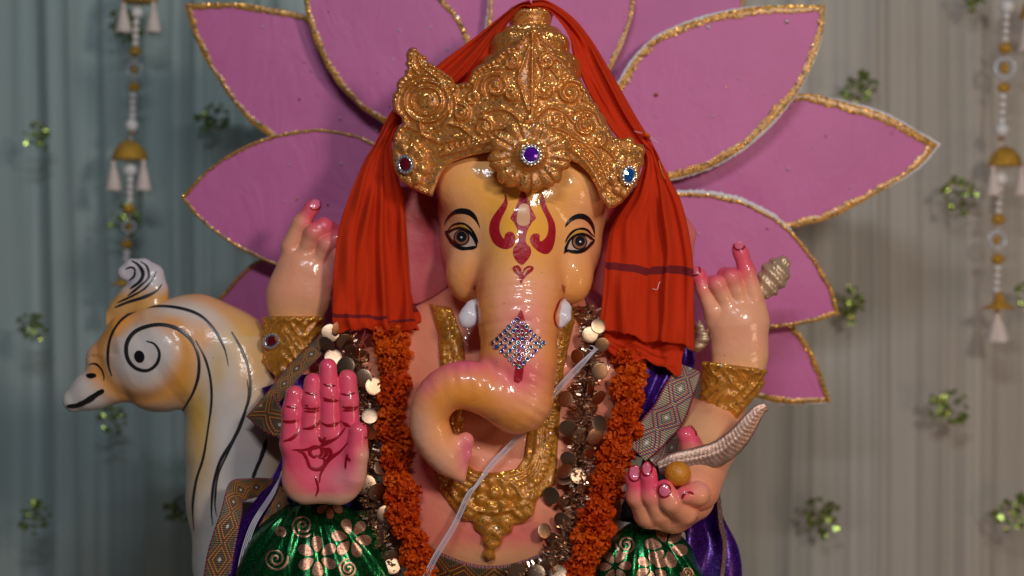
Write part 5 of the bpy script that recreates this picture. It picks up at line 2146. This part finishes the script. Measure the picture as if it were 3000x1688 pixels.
    # crumbs of foam and gold stuck to the sheet
    R0 = random.Random(pi)
    if nm in ('R1', 'R2', 'L1', 'TL', 'L2', 'R3'):
        spots = []
        for _ in range(16):
            q = out[R0.randrange(len(out))] * .5 + cen * .5 + np.array([R0.uniform(-110, 110), R0.uniform(-110, 110)])
            if inside(q, out):
                spots.append(q)
        if nm == 'R1':
            spots = [np.array(x) for x in ((2068, 75), (2075, 80), (2241, 276), (2080, 252), (1922, 278), (1920, 342), (2088, 340), (2306, 62))] + spots[:5]
        for q in spots:
            s = R0.choice([2.0, 2.6, 3.5, 5.5 if nm == 'R1' else 3])
            b, f = ball(P(q[0], q[1], Y - .003), s * S, 6, 5, .7)
            b = [x + Vector((R0.uniform(-1, 1), 0, R0.uniform(-1, 1))) * s * S * .6 for x in b]
            mesh('foam_crumb', b, f, pet, [M['foam'] if R0.random() < .7 else M['border']])

# ------------------------------------------------------------------ peacock-shaped side figure
YB = .07
bw0 = YB / S


def B(*pts):
    return [A(*(c8((x, y))[0]), bw0 + w, r * .6816) for x, y, w, r in pts]


def bird_f(p):
    d = chain(p, B((470, 530, 0, 215), (520, 500, 0, 235)), 60, .72)
    d = smin(d, chain(p, B((620, 430, 20, 195), (740, 520, 30, 205), (800, 680, 30, 205), (800, 900, 30, 205), (800, 1120, 30, 200), (830, 1400, 30, 200), (880, 1700, 30, 230)), 60, .75), 30)
    d = smin(d, chain(p, B((330, 480, 0, 150), (230, 520, 0, 82)), 60, .8), 75)
    d = smin(d, chain(p, B((285, 600, 0, 112), (175, 652, 0, 76), (100, 692, 0, 52)), 30, .8), 24)
    u, v = pxy(p)
    # swirl on the cheek: a shallow groove winding out from the middle
    (cu, cv), = c8((395, 500))
    a = np.arctan2(v - cv, u - cu)
    r = np.hypot(u - cu, v - cv)
    d = d + 6 * np.exp(-((r - 115 - 8 * a) / 18) ** 2) - 7 * np.exp(-(r / 50) ** 2)
    # notch between jaw and neck
    return d + 4 * fbm(p[0] * .018, p[1] * .018, p[2] * .018, 91, 2)


def bird_paint(u, v, V):
    x, y = (u - 150) / .6816, (v - 700) / .6816
    C = flat(u, (.68, .62, .58))
    OC = (.82, .32, .035)
    r = np.hypot(x - 395, y - 500)
    C = mixc(C, OC, .9 * np.exp(-((r - 190) / 60) ** 2) * np.clip((y - 330) / 60 + .6, 0, 1))
    C = mixc(C, (.62, .56, .54), .8 * np.exp(-(r / 95) ** 2))
    C = mixc(C, OC, .85 * gs(x, y, 560, 640, 70, 90) + .8 * gs(x, y, 650, 420, 60, 60))
    C = mixc(C, (.70, .42, .05), .95 * gs(x, y, 625, 760, 52, 130) + .6 * gs(x, y, 720, 560, 40, 90))
    rim = np.clip((250 + .0022 * (x - 560) ** 2 - y) / 60 + .8, 0, 1) * (y < 420)
    C = mixc(C, OC, .75 * rim * np.clip((x - 180) / 60, 0, 1))
    C = mixc(C, (.74, .40, .13), .9 * gs(x, y, 880, 540, 95, 190))
    C = mixc(C, (.76, .44, .08), .7 * gs(x, y, 640, 900, 60, 220) + .5 * gs(x, y, 800, 420, 110, 90))
    C = mixc(C, OC, .8 * gs(x, y, 185, 575, 30, 30) + .5 * gs(x, y, 230, 420, 40, 60))
    C = mixc(C, (.64, .42, .22), .75 * np.clip((x - 880) / 80, 0, 1) * np.clip((y - 500) / 100, 0, 1))
    C = mixc(C, (.62, .42, .2), .6 * np.exp(-((x - 600) / 22) ** 2) * np.clip((y - 800) / 100, 0, 1))
    return C


bird = thing('bird_armrest', P(700, 2300, YB), 'white and orange painted bird-headed armrest with curled crest and swirled cheek', 'statue')
bneck, T_bird = solid('head_and_neck', bird_f, (130, 780, bw0 - 220), (960, 1950, bw0 + 220), 6.5, bird, M['bird'], bird_paint)


def crest_f(p):
    d = chain(p, B((290, 300, 0, 30), (345, 250, 0, 50), (412, 205, 0, 66), (428, 160, 0, 56), (395, 126, 0, 40), (348, 122, 0, 34), (318, 146, 0, 30), (336, 166, 0, 20)), 10, .8)
    d = smin(d, chain(p, B((400, 200, 0, 60), (440, 225, 0, 58), (430, 300, 0, 80)), 20, .8), 16)
    d = smin(d, chain(p, B((250, 350, 0, 40), (320, 300, 0, 52), (400, 270, 0, 66)), 20, .8), 26)
    return d


def crest_paint(u, v, V):
    x, y = (u - 150) / .6816, (v - 700) / .6816
    return mixc(flat(u, (.60, .55, .58)), (.66, .34, .10), np.clip((y - 190) / 60, 0, 1))


crest, T_crest = solid('crest', crest_f, (280, 740, bw0 - 90), (540, 1010, bw0 + 90), 3.6, bird, M['bird'], crest_paint)
for s, w in ((((275, 295), (330, 272), (400, 250), (450, 225), (476, 195)), 13), (((285, 275), (350, 245), (400, 215), (435, 175), (452, 140)), 9), (((330, 245), (380, 205), (420, 165), (412, 120), (385, 98)), 10), (((340, 215), (385, 180), (395, 145), (375, 112), (345, 95)), 14),
             (((335, 180), (358, 160), (360, 130), (340, 122), (320, 132)), 9)):
    stroke('crest_line', T_crest, c8(*s), w * .6816, M['grey'], crest, .0008, (.2, .3))
BL = [(((262, 590), (246, 530), (250, 450), (275, 385), (320, 335), (390, 300), (470, 290), (560, 300), (640, 330), (700, 390), (745, 470), (762, 545)), 8),
      (((410, 440), (445, 452), (466, 490), (455, 535), (415, 565), (365, 555), (330, 515), (325, 455), (355, 405), (410, 378), (480, 370), (550, 390), (605, 440), (633, 510), (632, 590), (610, 660), (585, 705), (566, 738)), 11),
      (((620, 435), (660, 510), (685, 600), (690, 700), (675, 820), (655, 940), (625, 1040), (610, 1150), (615, 1250)), 7),
      (((775, 400), (820, 480), (850, 570), (855, 660), (830, 750), (785, 860), (730, 950), (700, 1050), (690, 1160), (695, 1230)), 9), (((842, 605), (848, 680), (820, 790), (770, 900), (720, 1010), (705, 1130), (712, 1190)), 6),
      (((925, 860), (905, 930), (880, 990), (862, 1040)), 12)]
for s, w in BL:
    stroke('painted_line', T_bird, c8(*s), w * 1.4 * .6816, M['grey'], bneck, .0009, (.15, .2), 8, 7)
decal('swirl_dot', T_bird, ellp(*c8((380, 506))[0], 15, 18, 18, -.3), M['black'], bneck, .0011, step=6)
stroke('beak_line', T_bird, c8((68, 718), (110, 715), (160, 692), (200, 665), (228, 650)), 22 * .6816, M['black'], bneck, .0012, (.2, .05))
decal('bird_eye', T_bird, cat(c8((152, 584), (170, 578), (190, 580), (195, 592), (175, 600), (158, 597)), 4, True), M['black'], bneck, .0012, step=4)
stroke('brow_line', T_bird, c8((162, 540), (190, 536), (215, 555), (228, 585), (228, 608)), 6 * .6816 * 1.2, M['black'], bneck, .0011)
stroke('brow_line', T_bird, c8((148, 480), (144, 462), (152, 442)), 12 * .6816, M['black'], bneck, .0011)

# ------------------------------------------------------------------ curtain, hangings
YC = .72


def pleat(x):
    return (.012 * math.sin(x * 31 + 1.5 * math.sin(x * 7)) + .005 * math.sin(x * 73 + 4 * math.sin(x * 7)) * math.sin(x * 5) + .014 * math.sin(x * 12.3 + 1) - .022 * (1 - abs(math.sin(x * 13 + 1.7 * math.sin(x * 5)))) ** 3 - .020 * (1 - abs(math.sin(x * 17 + 3.8 * math.sin(x * 3.1)))) ** 5 - .014 * (1 - abs(math.sin(x * 31 + 5 * math.sin(x * 4.1)))) ** 4 * (.6 + .4 * math.sin(x * 4.3)))


def panel(name, x0, x1, Y, label, sd):
    n = int((x1 - x0) / .003)
    zs = np.linspace(.05, 2.25, 30)
    V, F = [], []
    for z in zs:
        for i in range(n):
            x = x0 + (x1 - x0) * i / (n - 1)
            sw = .004 * math.sin(z * 3 + x * 9 + sd)
            V.append((x + sw, Y + pleat(x + sd + .01 * math.sin(z * 2.2 + x * 3)), z))
    m = len(zs)
    F = [(j * n + i, j * n + i + 1, (j + 1) * n + i + 1, (j + 1) * n + i) for j in range(m - 1) for i in range(n - 1)]
    o = mesh(name, V, F, None, [M['curtain']])
    return tag(o, label, 'curtain', 'sheer curtain panels')


def ux(u, Y):
    return P(u, 844, Y).x


panel('curtain_panel', ux(-700, YC), ux(440, YC), YC + .05, 'sheer bluish curtain panel behind the bird head', 0)
panel('curtain_panel', ux(425, YC), ux(2872, YC), YC, 'wide sheer pleated curtain panel directly behind the lotus', .7)
panel('curtain_panel', ux(2860, YC), ux(3700, YC), YC + .05, 'sheer curtain panel at the edge beside the second bead hanging', 1.9)
wl = mesh('wall', [(-3, 1.05, 0), (3, 1.05, 0), (3, 1.05, 2.6), (-3, 1.05, 2.6)], [(0, 1, 2, 3)], None, [M['wall']], smooth=False)
wl['kind'] = 'structure'
fl = mesh('floor', [(-3, -1.5, 0), (3, -1.5, 0), (3, 1.05, 0), (-3, 1.05, 0)], [(0, 1, 2, 3)], None, [M['floor']], smooth=False)
fl['kind'] = 'structure'


def beads(name, items, Y, label):
    """items: (kind, u, v, size) down the string"""
    t = thing(name, P(items[-1][1], items[-1][2] + 30, Y), label, 'hanging', 'bead hangings on the curtain')
    k = S * (1 + Y / D)
    mesh('string', *tube([P(i[1], i[2], Y) for i in items], .0012, 5), t, [M['tassel']])
    for kind, u, v, r in items:
        c = P(u, v, Y)
        R = r * k
        if kind == 'pearl':
            mesh('pearl', *ball(c, R, 16, 10), t, [M['bead']])
        elif kind == 'gold':
            mesh('gold_bead', *ball(c, R, 16, 10, .8), t, [M['goldbead']])
        elif kind == 'cop':
            mesh('spacer', *ball(c, R, 12, 6, .5), t, [M['copper']])
        elif kind == 'ring':
            an = [c + Vector((R * math.cos(a), 0, R * math.sin(a))) for a in np.arange(24) / 24 * 6.2832]
            mesh('ring', *tube(an, R * .24, 8, True), t, [M['clear']])
            mesh('gold_bead', *ball(c, R * .42, 10, 8, 1.4), t, [M['goldbead']])
        elif kind == 'dome':
            pf = [(R * .12, R * .62), (R * .3, R * .55), (R * .6, R * .38), (R * .85, R * .05), (R, -R * .42), (R * 1.02, -R * .5), (R * .96, -R * .52), (R * .05, -R * .4)]
            v_, f_ = lathe(pf, 26, c)
            v_ = [p + (p - c).normalized() * R * .09 * math.sin(p.x * 520) * math.sin(p.z * 560) for p in v_]
            mesh('gold_dome', v_, f_, t, [M['goldbead']])
            for dx in (-.82, .86):
                tassel(t, c + Vector((dx * R, -.01, -R * .5)), R * .42, R * 1.75)
        elif kind == 'cone':
            mesh('gold_cone', *lathe([(R * .15, R * .9), (R * .3, R * .5), (R * .55, R * .1), (R * 1.1, -R * .15), (R * 1.05, -R * .22), (R * .1, -R * .2)], 20, c), t, [M['goldbead']])
        elif kind == 'tassel':
            tassel(t, c, R, R * 2.6)
    return t


def tassel(t, c, R, L):
    V, F = [], []
    NN = 30
    prof = [(.0, 0), (.28, -.02), (.34, -.12), (.26, -.2), (.5, -.4), (.75, -.7), (.95, -1.0)]
    for j, (r, z) in enumerate(prof):
        for i in range(NN):
            a = 2 * math.pi * i / NN
            e = 1 + (.16 * math.sin(i * 2.1) if j > 3 else 0)
            V.append(c + Vector((R * r * e * math.cos(a), R * r * e * math.sin(a), L * z - (.05 * L * math.sin(i * 3.7) if j == 6 else 0))))
    for j in range(len(prof) - 1):
        for i in range(NN):
            F.append((j * NN + i, j * NN + (i + 1) % NN, (j + 1) * NN + (i + 1) % NN, (j + 1) * NN + i))
    mesh('tassel', V, F, t, [M['tassel']])
    mesh('tassel_bead', *ball(c, R * .22, 10, 6), t, [M['goldbead']])


cl_ = crop(200, 0, .621)


def run(cx, y0, y1, n, r, cr):
    out = []
    for i in range(n):
        y = y0 + (y1 - y0) * i / (n - 1)
        x = cx[0] + (cx[1] - cx[0]) * i / (n - 1)
        out.append(('pearl', *cr((x, y))[0], r))
        if i < n - 1:
            out.append(('cop', *cr((x, y + (y1 - y0) / (n - 1) / 2))[0], r * .75))
    return out


def one(kind, x, y, r, cr):
    return (kind, *cr((x, y))[0], r)


LB = [one('dome', 335, -30, 52, cl_), one('pearl', 325, 60, 18, cl_)] + run((320, 316), 108, 205, 4, 10, cl_) + [one('gold', 315, 242, 18, cl_), one('cop', 310, 265, 8, cl_), one('ring', 312, 330, 21, cl_), one('gold', 310, 412, 18, cl_)] \
    + run((306, 303), 452, 545, 4, 11, cl_) + [one('pearl', 300, 592, 20, cl_), one('cop', 300, 630, 10, cl_), one('dome', 288, 712, 52, cl_), one('pearl', 292, 803, 20, cl_)] + run((292, 290), 850, 942, 4, 10, cl_) \
    + [one('gold', 288, 985, 18, cl_), one('cop', 285, 1005, 8, cl_), one('ring', 286, 1070, 17, cl_), one('gold', 276, 1152, 18, cl_), one('pearl', 276, 1195, 11, cl_), one('pearl', 274, 1225, 11, cl_), one('cone', 258, 1335, 34, cl_), one('tassel', 258, 1360, 26, cl_)]
beads('bead_hanging', LB, YC - .115, 'string of pearls and gold domes with tassels hanging above the bird\'s crest')
cr_ = crop(2400, 0, .6904)
RB = [one('pearl', 798, 28, 22, cr_)] + run((795, 790), 72, 165, 4, 10, cr_) + [one('gold', 790, 205, 20, cr_), one('cop', 787, 238, 8, cr_), one('ring', 787, 290, 29, cr_), one('gold', 783, 372, 19, cr_)] + run((780, 776), 412, 510, 4, 11, cr_) \
    + [one('pearl', 775, 552, 21, cr_), one('cop', 772, 590, 11, cr_), one('dome', 790, 668, 50, cr_), one('pearl', 770, 760, 21, cr_)] + run((766, 760), 805, 895, 4, 10, cr_) + [one('gold', 760, 932, 20, cr_), one('ring', 755, 1018, 24, cr_), one('gold', 758, 1100, 20, cr_)] \
    + run((757, 752), 1140, 1228, 4, 10, cr_) + [one('cop', 752, 1258, 10, cr_), one('cone', 765, 1298, 46, cr_), one('tassel', 755, 1322, 34, cr_)]
beads('bead_hanging', RB, YC - .115, 'string of pearls and gold domes with tassels hanging clear of the petals on plain curtain')
# part of a third hanging at the picture's edge
beads('bead_hanging', [('cop', 3040, -60, 8), ('dome', 3052, 20, 60), ('pearl', 3050, 90, 20)], YC - .115, 'cropped hanging of which only a tassel shows in the upper corner')

SPR = [((92, 345), 40, 'green sequin sprig on the bluish curtain, high up and nearest the edge'), ((535, 295), 44, 'green sequin sprig between the two petals beside the bead hanging'),
       ((80, 820), 42, 'green sequin sprig out in front of the bird\'s beak at crest height'), ((88, 1300), 46, 'green sequin sprig low on the curtain below the bird\'s beak'),
       ((283, 1055), 42, 'green sequin sprig showing just under the bird\'s beak'), ((312, 555), 46, 'green sequin sprig behind the lower pearls above the bird\'s crest'),
       ((455, 1280), 42, 'green sequin sprig beside the front of the bird\'s neck'), ((318, 60), 50, 'green sequin sprig behind the topmost tassels above the bird'),
       ((2162, 222), 48, 'green sequin sprig above the long pointed petal'), ((2414, 492), 52, 'green sequin sprig below the long petal tip, beside the gold dome hanging'),
       ((2132, 768), 50, 'green sequin sprig at the tip of the petal behind the conch'), ((2388, 1022), 54, 'green sequin sprig on bare curtain level with the lowest petal'),
       ((2068, 1296), 54, 'green sequin sprig on bare curtain below the plume'), ((2552, 1290), 54, 'green sequin sprig in the lower corner away from the idol'),
       ((2590, 745), 44, 'green sequin sprig beside the lowest tassel of the bead hanging'), ((2445, -10), 44, 'green sequin sprig at the very top beside the bead hanging')]
leafm = []
for sd in range(5):
    r = random.Random(sd + 40)
    V, F = [], []
    for i in range(30):
        a = r.uniform(0, 6.28)
        d = math.sqrt(r.random())
        c = Vector((.8 * d * math.cos(a), r.uniform(-.12, .12), d * math.sin(a)))
        nrm = Vector((r.gauss(0, .5), -1, r.gauss(.15, .5))).normalized()
        q = nrm.to_track_quat('Z', 'Y').to_matrix()
        L, W = r.uniform(.16, .28), r.uniform(.09, .15)
        an = r.uniform(0, 6.28)
        b = len(V)
        for k in range(6):
            t = k / 6 * 6.2832
            x, y = L * math.cos(t), W * math.sin(t)
            V.append(c + q @ Vector((x * math.cos(an) - y * math.sin(an), x * math.sin(an) + y * math.cos(an), .02 * math.cos(2 * t))))
        F.append(tuple(range(b, b + 6)))
    me = bpy.data.meshes.new('leaves')
    me.from_pydata([tuple(p) for p in V], [], F)
    me.materials.append(M['sprig'])
    leafm.append(me)
stemv, stemf = join(*[tube([Vector((0, .05, -.1)), Vector((.4 * math.cos(a), .02, .45 * math.sin(a))), Vector((.75 * math.cos(a + .2), 0, .85 * math.sin(a + .2)))], .018, 4) for a in np.arange(7) / 7 * 6.28])
sme = bpy.data.meshes.new('stems')
sme.from_pydata([tuple(p) for p in stemv], [], stemf)
sme.materials.append(M['sprig_dark'])
for i, ((x, y), r, lab) in enumerate(SPR):
    (u, v), = cf((x, y))
    Y = YC - .085
    t = thing('sequin_sprig', P(u, v, Y), lab, 'sprig', 'green sequin sprigs on the curtain')
    k = r * 1.1646 * S * (1 + Y / D)
    rot = Matrix.Rotation(i * 1.3, 4, 'Y')
    for nm, me in (('leaves', leafm[i % 5]), ('stems', sme)):
        o = bpy.data.objects.new(nm, me)
        COL.objects.link(o)
        o.parent = t
        o.matrix_basis = rot @ Matrix.Scale(k, 4)
        if nm == 'leaves':
            o['kind'] = 'stuff'
